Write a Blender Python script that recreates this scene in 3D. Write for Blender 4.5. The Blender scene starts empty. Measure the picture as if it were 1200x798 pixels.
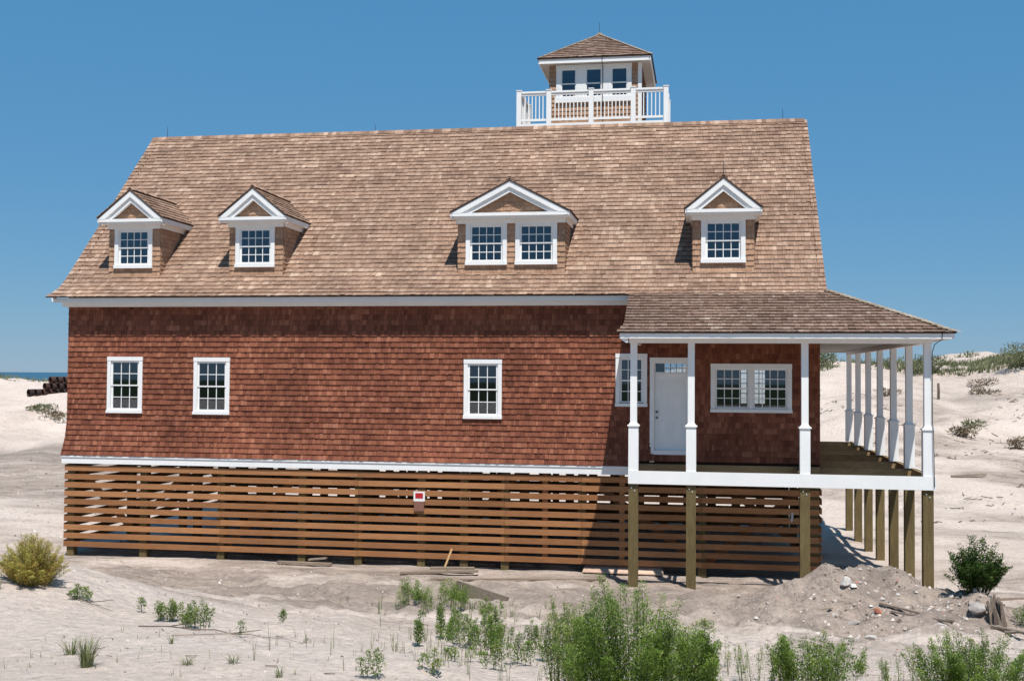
import bpy, math, random
import numpy as np
from mathutils import Vector, Matrix
R_ = math.radians
scene = bpy.context.scene
COL = scene.collection

# ------------------------------------------------------------------ camera
cam_d = bpy.data.cameras.new('camera'); cam = bpy.data.objects.new('camera', cam_d); COL.objects.link(cam)
yaw, pit, rol = .1663, .0305, .0069
fw = Vector((-math.sin(yaw)*math.cos(pit), math.cos(yaw)*math.cos(pit), math.sin(pit)))
rt = Vector((math.cos(yaw), math.sin(yaw), 0)); up = rt.cross(fw)
r2 = rt*math.cos(rol)+up*math.sin(rol); u2 = up*math.cos(rol)-rt*math.sin(rol)
M3 = Matrix((r2, u2, -fw)).transposed()
cam.matrix_world = Matrix.Translation((-2.8925, -30, 5.0)) @ M3.to_4x4()
cam_d.sensor_width = 36; cam_d.lens = 36*1340.9/1200
cam_d.clip_start = .1; cam_d.clip_end = 60000
scene.camera = cam

# ------------------------------------------------------------------ light
sun_dir = Vector((.40, -1, 2.2)).normalized()          # towards the sun
elev = math.asin(sun_dir.z)
world = bpy.data.worlds.new('World'); scene.world = world; world.use_nodes = True
wn = world.node_tree; wn.nodes.clear()
sky = wn.nodes.new('ShaderNodeTexSky'); sky.sky_type = 'NISHITA'; sky.sun_disc = False
sky.sun_elevation = elev; sky.sun_rotation = math.atan2(sun_dir.x, sun_dir.y)
sky.altitude = 0; sky.air_density = 1.0; sky.dust_density = 0.0; sky.ozone_density = 1.5
bg = wn.nodes.new('ShaderNodeBackground'); bg.inputs['Strength'].default_value = 0.066
wo = wn.nodes.new('ShaderNodeOutputWorld')
mx = wn.nodes.new('ShaderNodeMix'); mx.data_type = 'RGBA'; mx.inputs[0].default_value = 0.66
mx.inputs[7].default_value = (*(0.72, 3.75, 7.55), 1)
wn.links.new(sky.outputs[0], mx.inputs[6]); wn.links.new(mx.outputs[2], bg.inputs[0]); wn.links.new(bg.outputs[0], wo.inputs[0])
sl = bpy.data.lights.new('sun', 'SUN'); sl.energy = 5.0; sl.angle = R_(.55); sl.color = (1, .955, .89)
so = bpy.data.objects.new('sun', sl); COL.objects.link(so)
so.rotation_euler = sun_dir.to_track_quat('Z', 'Y').to_euler()
so.location = (20, -40, 60)
scene.view_settings.view_transform = 'Standard'; scene.view_settings.look = 'None'
scene.view_settings.exposure = 0.28; scene.view_settings.gamma = 1
scene.render.engine = 'CYCLES'
scene.cycles.max_bounces = 6

random.seed(11)
rnd = random.random
def ru(a, b): return a+(b-a)*rnd()

# ------------------------------------------------------------------ ground height
def _hash(ix, iy, seed):
    n = (ix.astype(np.int64)*374761393 + iy.astype(np.int64)*668265263 + seed*974634777) & 0x7fffffff
    n = ((n ^ (n >> 13)) * 1274126177) & 0x7fffffff
    return ((n ^ (n >> 16)) & 0xffff) / 65535.0
def vnoise(x, y, seed=0):
    x = np.asarray(x, float); y = np.asarray(y, float)
    ix = np.floor(x); iy = np.floor(y); fx = x-ix; fy = y-iy
    fx = fx*fx*(3-2*fx); fy = fy*fy*(3-2*fy)
    a = _hash(ix, iy, seed); b = _hash(ix+1, iy, seed); c = _hash(ix, iy+1, seed); d = _hash(ix+1, iy+1, seed)
    return (a+(b-a)*fx)*(1-fy)+(c+(d-c)*fx)*fy-0.5
def fbm(x, y, seed=0, oct=4):
    s = 0; a = 1.0
    for k in range(oct):
        s = s + a*vnoise(x*2**k+17.3*k, y*2**k-9.1*k, seed+k); a *= .5
    return s
def sm(a, b, x):
    t = np.clip((x-a)/(b-a), 0, 1); return t*t*(3-2*t)
def height(x, y):
    x = np.asarray(x, float); y = np.asarray(y, float)
    # foreground slope rising to where the photographer stands
    d = np.maximum(-5.0-y, 0)
    z = 0.142*d*d/(d+1.2) * 1.02
    z = np.minimum(z, 3.45)*(1-sm(-34, -52, y)) - 1.0*sm(-34, -60, y)  # unseen fall behind the camera, shaped to keep sunlit sand out of window reflections
    # left foreground dune
    ridge = -14.0 - 0.0*x
    z = z + 1.15*np.exp(-((x+15.5)/4.6)**2 - ((y+13.2)/3.4)**2)
    z = z + .25*np.exp(-((x+8)/3)**2 - ((y+17.2)/2.2)**2)
    # hollow ground under and behind the house
    z = z - 0.15*sm(-4, 0, y) - .3*sm(1, 8, y)
    z = z + .32*np.exp(-((y-11.1)/.9)**2)*sm(-22.5,-21,x)*sm(.4,-.6,x)   # sand bank added to close the bright gap and darken under the house
    # far dunes
    wr = sm(-22, 6, x)
    topr = 5.85 + 1.1*fbm(x/13, y/30, 5, 3) + 1.3*sm(14,25,x)
    topl = 4.35 + 1.0*fbm(x/16, y/30, 9, 3)
    rr = sm(14, 62, y)**1.0; rl = sm(24, 66, y)
    z = z + wr*(topr+.45)*rr + (1-wr)*(topl+.45)*rl
    # dune field hummocks
    amp = sm(16, 40, y)
    z = z + amp*1.0*fbm(x/7.5+3, y/9, 21, 3) + amp*.45*fbm(x/2.4, y/3.2, 25, 3)
    # falls away to the shore
    z = z - sm(85, 150, y)*(z+4.0)
    # rubble mound beside the porch
    mx, my = x-0.1, y+5.2
    m = np.exp(-((mx)/1.6)**2 - (my/1.15)**2)*1.08
    m = m + np.exp(-((x-2.1)/1.2)**2 - ((y+6.2)/1.0)**2)*.5
    z = z + m*(1+.35*fbm(x*1.6, y*1.6, 33, 4))
    # lumpy churned sand near the house
    near = sm(-26, -14, y)*(1-sm(30, 60, y))
    ch = np.exp(-((y+6.3)/3.6)**2)*(1-.8*np.exp(-((y-1.5)/2.2)**2))
    fl = (1-.75*np.exp(-((y-5)/7)**2)*sm(-22,-20,x)*sm(5,2,x))
    z = z + near*(.13*fbm(x/2.1, y/1.5, 41, 4) + .05*fbm(x*1.3, y*1.6, 47, 3))*fl
    z = z + ch*(.30*fbm(x*.8, y*1.7, 52, 5)) + ch*.24*(.25-np.abs(vnoise(x*1.7, y*3.1, 57)))
    # wheel ruts running past the house
    z = z - .07*np.exp(-((y+7.6+.5*np.sin(x*.35))/.22)**2)*sm(-19,-15,x) - .06*np.exp(-((y+9.3+.5*np.sin(x*.35+.2))/.22)**2)*sm(-17,-13,x)
    z = z + .02*fbm(x*3, y*3, 60, 2)*sm(-40, -20, y)*(1-sm(20, 40, y))
    return z

# ------------------------------------------------------------------ helpers
class MB:
    """collects shapes; build() links them as ONE mesh object"""
    def __init__(s): s.v = []; s.f = []; s.t = []; s.m = []; s.mi = 0; s.sm = False
    def add(s, vs, fs, t=None):
        b = len(s.v); s.v += [tuple(p) for p in vs]
        if t is None: t = (rnd(), rnd(), 0)
        t = (t[0], t[1], t[2] if len(t) > 2 else 0)
        s.t += [t]*len(vs)
        s.f += [tuple(b+i for i in f) for f in fs]; s.m += [s.mi]*len(fs)
    def box(s, x0, x1, y0, y1, z0, z1, t=None):
        s.add([(x0,y0,z0),(x1,y0,z0),(x1,y1,z0),(x0,y1,z0),(x0,y0,z1),(x1,y0,z1),(x1,y1,z1),(x0,y1,z1)],
              [(0,3,2,1),(4,5,6,7),(0,1,5,4),(1,2,6,5),(2,3,7,6),(3,0,4,7)], t)
    def beam(s, a, b, w, h, up=(0,0,1), t=None, w2=None):
        a = Vector(a); b = Vector(b); d = (b-a).normalized()
        r = d.cross(Vector(up)).normalized(); u = r.cross(d)
        vs = []
        for p, k in ((a, w), (b, w if w2 is None else w2)):
            for i, j in ((-1,-1),(1,-1),(1,1),(-1,1)): vs.append(p+r*(i*k/2)+u*(j*h/2*(k/w)))
        s.add(vs, [(0,1,2,3),(7,6,5,4),(0,4,5,1),(1,5,6,2),(2,6,7,3),(3,7,4,0)], t)
    def prism(s, poly, fn, d0, d1, t=None):
        n = len(poly); vs = [fn(p[0], p[1], d0) for p in poly]+[fn(p[0], p[1], d1) for p in poly]
        s.add(vs, [tuple(range(n)), tuple(range(2*n-1, n-1, -1))]+[(i, n+i, n+(i+1) % n, (i+1) % n) for i in range(n)], t)
    def tube(s, pts, r0, r1=None, n=6, t=None):
        r1 = r0 if r1 is None else r1; pts = [Vector(p) for p in pts]; vs = []; fs = []
        for i, p in enumerate(pts):
            d = (pts[min(i+1, len(pts)-1)]-pts[max(i-1, 0)]).normalized()
            a = d.orthogonal().normalized() if i == 0 else (a-d*a.dot(d)).normalized()
            b = d.cross(a); r = r0+(r1-r0)*i/(len(pts)-1)
            for k in range(n):
                q = 2*math.pi*k/n; vs.append(p+a*(r*math.cos(q))+b*(r*math.sin(q)))
        for i in range(len(pts)-1):
            for k in range(n): fs.append((i*n+k, i*n+(k+1) % n, (i+1)*n+(k+1) % n, (i+1)*n+k))
        fs.append(tuple(range(n-1, -1, -1))); fs.append(tuple((len(pts)-1)*n+k for k in range(n)))
        s.add(vs, fs, t)
    def build(s, name, mat, parent=None, smooth=False):
        me = bpy.data.meshes.new(name); me.from_pydata(s.v, [], s.f)
        for m in (mat if isinstance(mat, (list, tuple)) else [mat]): me.materials.append(m)
        if any(s.m): me.polygons.foreach_set('material_index', s.m)
        at = me.attributes.new('tint', 'FLOAT_COLOR', 'POINT')
        arr = np.zeros((len(s.v), 4), np.float32); arr[:, :3] = np.array(s.t, np.float32); arr[:, 3] = 1
        at.data.foreach_set('color', arr.ravel())
        if smooth: me.polygons.foreach_set('use_smooth', [True]*len(s.f))
        me.update()
        o = bpy.data.objects.new(name, me); COL.objects.link(o)
        if parent is not None:
            o.parent = parent
            if parent.type == 'EMPTY': o.location = -Vector(parent.location)
        return o
def tag(o, label, cat=None, group=None, kind=None):
    if label: o['label'] = label
    if cat: o['category'] = cat
    if group: o['group'] = group
    if kind: o['kind'] = kind
    return o
def empty(name, loc, label, cat, group=None):
    o = bpy.data.objects.new(name, None); COL.objects.link(o); o.location = loc; o.empty_display_size = .3
    return tag(o, label, cat, group)

# ------------------------------------------------------------------ materials
def newmat(name):
    m = bpy.data.materials.new(name); m.use_nodes = True
    nt = m.node_tree; return m, nt, nt.nodes['Principled BSDF']
def ramp(nt, cols):
    r = nt.nodes.new('ShaderNodeValToRGB'); el = r.color_ramp.elements
    while len(el) > 1: el.remove(el[-1])
    for i, (p, c) in enumerate(cols):
        e = el[0] if i == 0 else el.new(p)
        e.position = p; e.color = (*c, 1)
    return r
def mixc(nt, a, b, fac, mode='MULTIPLY'):
    n = nt.nodes.new('ShaderNodeMix'); n.data_type = 'RGBA'; n.blend_type = mode
    for sock, val in ((n.inputs[6], a), (n.inputs[7], b), (n.inputs[0], fac)):
        if hasattr(val, 'is_linked') or hasattr(val, 'links'): nt.links.new(val, sock)
        elif isinstance(val, tuple): sock.default_value = (*val, 1)
        else: sock.default_value = val
    return n.outputs[2]
def noise(nt, scale, detail=4, stretch=(1,1,1), rough=.55):
    tc = nt.nodes.new('ShaderNodeTexCoord'); mp = nt.nodes.new('ShaderNodeMapping'); n = nt.nodes.new('ShaderNodeTexNoise')
    mp.inputs['Scale'].default_value = stretch
    n.inputs['Scale'].default_value = scale; n.inputs['Detail'].default_value = detail; n.inputs['Roughness'].default_value = rough
    nt.links.new(tc.outputs['Object'], mp.inputs[0]); nt.links.new(mp.outputs[0], n.inputs['Vector'])
    return n.outputs['Fac']
def tint(nt):
    a = nt.nodes.new('ShaderNodeAttribute'); a.attribute_name = 'tint'
    s = nt.nodes.new('ShaderNodeSeparateColor'); nt.links.new(a.outputs['Color'], s.inputs[0])
    return s.outputs[0], s.outputs[1], s.outputs[2]
def rng(nt, val, a, b, c=0, d=1):
    n = nt.nodes.new('ShaderNodeMapRange'); n.inputs['From Min'].default_value = a; n.inputs['From Max'].default_value = b
    n.inputs['To Min'].default_value = c; n.inputs['To Max'].default_value = d
    nt.links.new(val, n.inputs[0]); return n.outputs[0]
def gray(nt, v):
    c = nt.nodes.new('ShaderNodeCombineColor')
    for i in range(3): nt.links.new(v, c.inputs[i])
    return c.outputs[0]
def bump(nt, h, strength, dist, bs):
    b = nt.nodes.new('ShaderNodeBump'); b.inputs['Strength'].default_value = strength; b.inputs['Distance'].default_value = dist
    nt.links.new(h, b.inputs['Height']); nt.links.new(b.outputs[0], bs.inputs['Normal'])

def mat_wood(name, cols, grain=(1,1,1), gscale=6, rough=.85, big=.35, gamt=.35, spec=.2, bscale=.55):
    m, nt, bs = newmat(name)
    r1, r2, r3 = tint(nt)
    cr = ramp(nt, cols); nt.links.new(r1, cr.inputs[0])
    g = noise(nt, gscale, 5, grain, .65)
    c = mixc(nt, cr.outputs[0], gray(nt, rng(nt, g, .25, .75, 1-gamt, 1+gamt)), 1.0)
    b = noise(nt, bscale, 3)
    c = mixc(nt, c, gray(nt, rng(nt, b, .3, .7, 1-big, 1+big)), 1.0)
    c = mixc(nt, c, mixc(nt, c, (.30,.27,.25), 1.0), r3, 'MIX')      # end grain painted darker to strengthen the shadow line under each course
    nt.links.new(c, bs.inputs['Base Color']); bs.inputs['Roughness'].default_value = rough
    bs.inputs['Specular IOR Level'].default_value = spec
    bump(nt, g, .4, .006, bs)
    return m
MAT = {}
MAT['wall'] = mat_wood('red_cedar_wall_shingles', [(0, (0.115, 0.037, 0.022)), (0.3, (0.165, 0.055, 0.032)), (0.65, (0.225, 0.079, 0.045)), (1, (0.32, 0.13, 0.077))], (14,14,1.3), 5, big=.20, gamt=.28)
MAT['roof'] = mat_wood('weathered_cedar_roof_shingles', [(0, (0.175, 0.106, 0.074)), (0.35, (0.245, 0.153, 0.108)), (0.7, (0.31, 0.203, 0.145)), (1, (0.42, 0.3, 0.225))], (14,2,2), 5, big=.19, gamt=.3, bscale=.8)
MAT['proof'] = mat_wood('porch_roof_shingles', [(0, (0.11, 0.068, 0.048)), (0.4, (0.165, 0.105, 0.078)), (0.8, (0.215, 0.147, 0.115)), (1, (0.32, 0.245, 0.2))], (14,2,2), 5, big=.2, gamt=.28)
MAT['dwall'] = mat_wood('dormer_wall_shingles', [(0, (0.29, 0.165, 0.105)), (0.5, (0.37, 0.225, 0.145)), (1, (0.46, 0.295, 0.2))], (14,14,1.5), 5, big=.1, gamt=.2)
MAT['cap'] = mat_wood('ridge_cap_shingles', [(0,(.42,.33,.24)),(1,(.6,.5,.38))], (3,3,3), 5, big=.1)
MAT['slat'] = mat_wood('stained_slat_wood', [(0,(.235,.105,.045)),(.5,(.305,.14,.06)),(1,(.38,.18,.08))], (1.2,20,20), 3, big=.12, gamt=.28, rough=.75)
MAT['pile'] = mat_wood('treated_pine_post', [(0,(.105,.078,.035)),(1,(.15,.112,.05))], (16,16,1.2), 3, big=.2, gamt=.35)
MAT['treated'] = mat_wood('treated_pine_beam', [(0,(.20,.135,.07)),(1,(.30,.21,.11))], (2,12,12), 3, big=.2, gamt=.35)
MAT['drift'] = mat_wood('weathered_board', [(0,(.22,.17,.13)),(1,(.36,.29,.22))], (2,10,10), 5, big=.2, gamt=.4)
MAT['olddrift'] = mat_wood('dark_weathered_board', [(0,(.12,.095,.075)),(1,(.17,.14,.11))], (2,10,10), 5, big=.25, gamt=.4)
MAT['fresh'] = mat_wood('fresh_lumber', [(0,(.5,.3,.14)),(1,(.56,.36,.18))], (2,10,10), 5, big=.1, gamt=.15)
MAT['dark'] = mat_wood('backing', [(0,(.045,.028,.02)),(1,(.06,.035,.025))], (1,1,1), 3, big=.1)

def mat_paint(name, col, rough=.5, var=.05):
    m, nt, bs = newmat(name)
    n = noise(nt, 1.7, 5); n2 = noise(nt, 14, 3, (1,1,.25))
    c = mixc(nt, (*col,), gray(nt, rng(nt, n, .3, .7, 1-var, 1)), 1.0)
    c = mixc(nt, c, gray(nt, rng(nt, n2, .3, .7, 1-var*.7, 1)), 1.0)
    nt.links.new(c, bs.inputs['Base Color']); bs.inputs['Roughness'].default_value = rough
    bs.inputs['Specular IOR Level'].default_value = .35
    bump(nt, n2, .08, .003, bs)
    return m
MAT['white'] = mat_paint('white_trim_paint', (.80,.80,.79))
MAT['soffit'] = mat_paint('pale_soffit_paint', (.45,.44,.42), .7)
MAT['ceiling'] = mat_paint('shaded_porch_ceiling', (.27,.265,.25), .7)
MAT['door'] = mat_paint('door_paint', (.80,.81,.81), .4)
MAT['metal'] = mat_paint('dull_metal', (.12,.12,.12), .4); MAT['metal'].node_tree.nodes['Principled BSDF'].inputs['Metallic'].default_value = .7
MAT['galv'] = mat_paint('galvanised_bolt', (.5,.5,.5), .4)
MAT['cable'] = mat_paint('dark_cable', (.03,.03,.03), .6)
MAT['red'] = mat_paint('red_sign_face', (.45,.02,.025), .5)
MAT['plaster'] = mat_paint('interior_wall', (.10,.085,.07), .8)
def mat_glass():
    m, nt, bs = newmat('window_glass'); nt.nodes.remove(bs)
    fr = nt.nodes.new('ShaderNodeFresnel'); fr.inputs[0].default_value = 1.75
    gl = nt.nodes.new('ShaderNodeBsdfGlossy'); gl.inputs['Roughness'].default_value = .02; gl.inputs['Color'].default_value = (.9,.95,1,1)
    tr = nt.nodes.new('ShaderNodeBsdfTransparent'); tr.inputs[0].default_value = (.70,.78,.84,1)
    mx = nt.nodes.new('ShaderNodeMixShader')
    nt.links.new(fr.outputs[0], mx.inputs[0]); nt.links.new(tr.outputs[0], mx.inputs[1]); nt.links.new(gl.outputs[0], mx.inputs[2])
    nt.links.new(mx.outputs[0], nt.nodes['Material Output'].inputs[0])
    return m
MAT['glass'] = mat_glass()
def mat_sand():
    m, nt, bs = newmat('beach_sand')
    r1, r2, r3 = tint(nt)      # r1 = churned grey sand, r2 = damp
    a = noise(nt, .35, 6); b = noise(nt, 9, 6, (1,1,1), .7); c3 = noise(nt, 90, 3, (1,1,1), .6); c4 = noise(nt, 2.2, 8, (1,1,1), .72)
    cr = ramp(nt, [(.3, (0.57, 0.475, 0.41)), (.7, (0.635, 0.54, 0.475))]); nt.links.new(a, cr.inputs[0])
    c = mixc(nt, cr.outputs[0], (0.385, 0.31, 0.26), r1, 'MIX')
    c = mixc(nt, c, (0.25, 0.21, 0.18), r2, 'MIX')
    p1 = noise(nt, 1.15, 7, (.75,1.7,1), .68); p2 = noise(nt, 4.5, 5, (.8,1.8,1), .7)
    cf = nt.nodes.new('ShaderNodeMath'); cf.operation = 'MULTIPLY_ADD'; nt.links.new(r1, cf.inputs[0]); cf.inputs[1].default_value = .85; cf.inputs[2].default_value = .07
    pf_ = nt.nodes.new('ShaderNodeMath'); pf_.operation = 'MULTIPLY'; nt.links.new(rng(nt, p1, .45, .60, 0, 1), pf_.inputs[0]); nt.links.new(cf.outputs[0], pf_.inputs[1])
    c = mixc(nt, c, (.255,.21,.18), pf_.outputs[0], 'MIX')
    pg_ = nt.nodes.new('ShaderNodeMath'); pg_.operation = 'MULTIPLY'; nt.links.new(rng(nt, p2, .54, .68, 0, .9), pg_.inputs[0]); nt.links.new(cf.outputs[0], pg_.inputs[1])
    c = mixc(nt, c, (.20,.165,.14), pg_.outputs[0], 'MIX')
    c = mixc(nt, c, gray(nt, rng(nt, b, .28, .72, .78, 1.18)), 1.0)
    c = mixc(nt, c, gray(nt, rng(nt, c3, .3, .7, .86, 1.1)), 1.0)
    # dark flecks of shell hash and litter
    fl = rng(nt, c4, .60, .70, 0, .45)
    c = mixc(nt, c, (.19,.15,.12), fl, 'MIX')
    c = mixc(nt, c, (.035,.05,.02), r3, 'MIX')       # unseen dark green ground added behind the camera to darken pane reflections
    nt.links.new(c, bs.inputs['Base Color']); bs.inputs['Roughness'].default_value = .95; bs.inputs['Specular IOR Level'].default_value = .1
    ad = nt.nodes.new('ShaderNodeMath'); ad.operation = 'ADD'; nt.links.new(b, ad.inputs[0]); nt.links.new(c4, ad.inputs[1])
    vo = nt.nodes.new('ShaderNodeTexVoronoi'); vo.feature = 'SMOOTH_F1'; vo.inputs['Scale'].default_value = 3.1; tcv = nt.nodes.new('ShaderNodeTexCoord'); nt.links.new(tcv.outputs['Object'], vo.inputs['Vector'])
    vm = nt.nodes.new('ShaderNodeMath'); vm.operation = 'MINIMUM'; nt.links.new(vo.outputs['Distance'], vm.inputs[0]); vm.inputs[1].default_value = .42
    ma = nt.nodes.new('ShaderNodeMath'); ma.operation = 'MULTIPLY_ADD'; nt.links.new(vm.outputs[0], ma.inputs[0]); ma.inputs[1].default_value = 1.1; nt.links.new(ad.outputs[0], ma.inputs[2])
    bump(nt, ma.outputs[0], .9, .10, bs)
    return m
MAT['sand'] = mat_sand()
def mat_sea():
    m, nt, bs = newmat('sea_water')
    n = noise(nt, .02, 6, (1,3,1)); n2 = noise(nt, .004, 4, (.4,3,1))
    c = ramp(nt, [(.35,(.012,.05,.085)),(.7,(.03,.10,.15))]); nt.links.new(n2, c.inputs[0])
    w = rng(nt, n, .66, .72, 0, .5)
    nt.links.new(mixc(nt, c.outputs[0], (.5,.55,.58), w, 'MIX'), bs.inputs['Base Color'])
    bs.inputs['Roughness'].default_value = .35
    bump(nt, n, .8, 3, bs)
    return m
MAT['sea'] = mat_sea()
def mat_leaf(name, cols, trans=.35):
    m, nt, bs = newmat(name)
    r1, r2, _ = tint(nt); cr = ramp(nt, cols); nt.links.new(r1, cr.inputs[0])
    nt.links.new(cr.outputs[0], bs.inputs['Base Color']); bs.inputs['Roughness'].default_value = .55
    bs.inputs['Specular IOR Level'].default_value = .3
    tl = nt.nodes.new('ShaderNodeBsdfTranslucent'); mx = nt.nodes.new('ShaderNodeMixShader'); mx.inputs[0].default_value = trans
    nt.links.new(cr.outputs[0], tl.inputs[0]); nt.links.new(bs.outputs[0], mx.inputs[1]); nt.links.new(tl.outputs[0], mx.inputs[2])
    nt.links.new(mx.outputs[0], nt.nodes['Material Output'].inputs[0])
    return m
MAT['green'] = mat_leaf('goldenrod_leaves', [(0,(.065,.125,.012)),(.5,(.145,.235,.032)),(.9,(.27,.34,.075)),(1,(.40,.37,.14))])
MAT['ygreen'] = mat_leaf('pale_weed_leaves', [(0,(.10,.17,.03)),(.6,(.20,.28,.06)),(1,(.40,.36,.14))])
MAT['dgreen'] = mat_leaf('dark_shrub_leaves', [(0,(.02,.05,.008)),(.6,(.05,.10,.015)),(1,(.14,.19,.035))])
MAT['yellow'] = mat_leaf('yellowing_leaves', [(0,(.36,.19,.07)),(.35,(.46,.36,.09)),(.7,(.36,.38,.07)),(1,(.58,.43,.17))])
MAT['beachgrass'] = mat_leaf('beach_grass', [(0,(.10,.14,.05)),(.5,(.17,.21,.08)),(1,(.33,.30,.15))])
MAT['greengrass'] = mat_leaf('green_grass', [(0,(.09,.15,.03)),(.6,(.16,.24,.05)),(1,(.33,.34,.12))])
MAT['duneveg'] = mat_leaf('dune_scrub_leaves', [(0,(.09,.11,.05)),(.6,(.17,.19,.09)),(1,(.30,.28,.16))])
MAT['deadveg'] = mat_leaf('dry_stalks', [(0,(.13,.10,.07)),(.6,(.22,.17,.11)),(1,(.3,.25,.15))], .1)
MAT['stem'] = mat_wood('plant_stems', [(0,(.10,.12,.04)),(1,(.18,.16,.08))], (2,2,2), 6)
MAT['twig'] = mat_wood('grey_driftwood', [(0,(.13,.10,.08)),(1,(.25,.20,.16))], (3,3,3), 6)
def mat_stone(name, cols):
    m, nt, bs = newmat(name); r1, _, _ = tint(nt); cr = ramp(nt, cols); nt.links.new(r1, cr.inputs[0])
    n = noise(nt, 12, 5)
    nt.links.new(mixc(nt, cr.outputs[0], gray(nt, rng(nt, n, .3, .7, .7, 1.2)), 1.0), bs.inputs['Base Color'])
    bs.inputs['Roughness'].default_value = .9; bump(nt, n, .5, .02, bs); return m
MAT['stone'] = mat_stone('grey_rubble', [(0,(.30,.27,.25)),(1,(.46,.43,.40))])
MAT['litter'] = mat_stone('shell_and_pebble', [(0,(.12,.09,.07)),(.35,(.28,.22,.18)),(.7,(.45,.40,.36)),(.93,(.62,.58,.54)),(1,(.5,.2,.12))])
MAT['pipe'] = mat_stone('rusty_steel_pipe', [(0,(.025,.015,.012)),(1,(.06,.028,.02))])
MAT['pipein'] = mat_stone('black_pipe_end', [(0,(.012,.01,.01)),(1,(.02,.016,.015))])

# ------------------------------------------------------------------ ground and sea
def arr(*segs):
    out = []
    for a, b, st in segs: out += list(np.arange(a, b-1e-6, st))
    out.append(segs[-1][1]); return np.array(out)
gx = arr((-700,-100,25),(-100,-20,.8),(-20,6,.09),(6,30,.35),(30,120,3),(120,700,30))
gy = arr((-900,-90,40),(-90,-30,2),(-30,-19,.14),(-19,-1,.09),(-1,20,.25),(20,92,.5),(92,260,4))
GX, GY = np.meshgrid(gx, gy)
GZ = height(GX, GY)
prs = np.random.RandomState(5)      # footprints and kicked-up hollows in the loose sand
def pit(px, py, r, dep):
    i0, i1 = np.searchsorted(gx, px-3*r), np.searchsorted(gx, px+3*r); j0, j1 = np.searchsorted(gy, py-3*r), np.searchsorted(gy, py+3*r)
    if i1 <= i0 or j1 <= j0: return
    q = ((GX[j0:j1, i0:i1]-px)**2+(GY[j0:j1, i0:i1]-py)**2)/(r*r)
    GZ[j0:j1, i0:i1] += dep*(-np.exp(-q*1.6)+.24*np.exp(-(np.sqrt(q)-1.5)**2*3))*(.35 if (px > -1.6 and -8.5 < py < -3) else 1)
for _ in range(1300): pit(prs.uniform(-20, 4), -1.5-9.5*prs.rand()**.8, prs.uniform(.13, .30), prs.uniform(.02, .065))
for _ in range(26):                  # trails of single steps
    px, py, a_ = prs.uniform(-14, 2), prs.uniform(-18, -4), prs.uniform(0, 6.28)
    for s_ in range(prs.randint(5, 14)):
        pit(px+.12*math.cos(a_+1.57)*(1 if s_ % 2 else -1), py+.12*math.sin(a_+1.57)*(1 if s_ % 2 else -1), prs.uniform(.11, .15), prs.uniform(.03, .05))
        px += .62*math.cos(a_); py += .62*math.sin(a_); a_ += prs.uniform(-.15, .15)
churn = np.clip(np.exp(-((GY+4.5)/4.8)**2)*1.1 + .9*sm(8,20,GY)*(1-sm(30,40,GY))*sm(-18,-26,GX) + .7*np.exp(-((GX-.5)/2.6)**2-((GY+5.6)/1.8)**2)
        + 1.0*fbm(GX/2.5, GY/1.3, 71, 4)*sm(-15,-9,GY)*(1-sm(30,60,GY)) + .8*fbm(GX/1.1, GY/.6, 79, 3)*sm(-13,-9,GY)*(1-sm(0,3,GY)) + .25*fbm(GX/5, GY/1.1, 74, 3)*sm(-15,-9,GY) + (.30+.8*fbm(GX/4, GY/3.5, 75, 4))*sm(4,9,GX)*sm(6,14,GY), 0, 1)
churn = np.where(GY > 45, churn*.6, churn)
damp = np.clip(np.exp(-((GY-33)/3.2)**2)*sm(-30,-36,GX)*(.8+1.0*fbm(GX/6, GY/1.0, 77, 3)) + .5*np.exp(-((GY-44)/1.2)**2)*sm(8,13,GX)
       + .6*sm(.1,.45,fbm(GX/3.5, GY/1.2, 81, 4))*np.exp(-((GY+7)/3.2)**2), 0, 1)
me = bpy.data.meshes.new('sand_ground'); nx, ny = len(gx), len(gy)
me.vertices.add(nx*ny); me.vertices.foreach_set('co', np.stack([GX, GY, GZ], -1).astype(np.float32).ravel())
idx = np.arange(nx*ny).reshape(ny, nx)
q = np.stack([idx[:-1,:-1], idx[:-1,1:], idx[1:,1:], idx[1:,:-1]], -1).reshape(-1, 4)
me.loops.add(len(q)*4); me.loops.foreach_set('vertex_index', q.ravel().astype(np.int32))
me.polygons.add(len(q)); me.polygons.foreach_set('loop_start', np.arange(0, len(q)*4, 4, dtype=np.int32))
me.polygons.foreach_set('use_smooth', np.ones(len(q), bool))
me.materials.append(MAT['sand']); me.update(calc_edges=True)
at = me.attributes.new('tint', 'FLOAT_COLOR', 'POINT')
tt = np.zeros((nx*ny, 4), np.float32); tt[:, 0] = churn.ravel(); tt[:, 1] = damp.ravel(); tt[:, 2] = (sm(-31, -37, GY)*np.ones_like(GX)).ravel(); tt[:, 3] = 1
at.data.foreach_set('color', tt.ravel())
g = bpy.data.objects.new('sand_ground', me); COL.objects.link(g); g['kind'] = 'structure'
mb = MB(); mb.add([(-40000,120,-1.5),(40000,120,-1.5),(40000,40000,-1.5),(-40000,40000,-1.5)], [(0,1,2,3)])
mb.build('sea', MAT['sea'])['kind'] = 'structure'
def H(x, y): return float(height(x, y))

# ------------------------------------------------------------------ the house
HX0, HX1, HY0, HY1 = -20.7, 0.0, 0.0, 10.73
HL = Vector((-10.35, 5.36, 0))
house = empty('shingled_beach_house', HL, 'large two storey cedar shingled house raised on pilings, with rooftop lookout and open corner porch', 'house')

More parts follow.
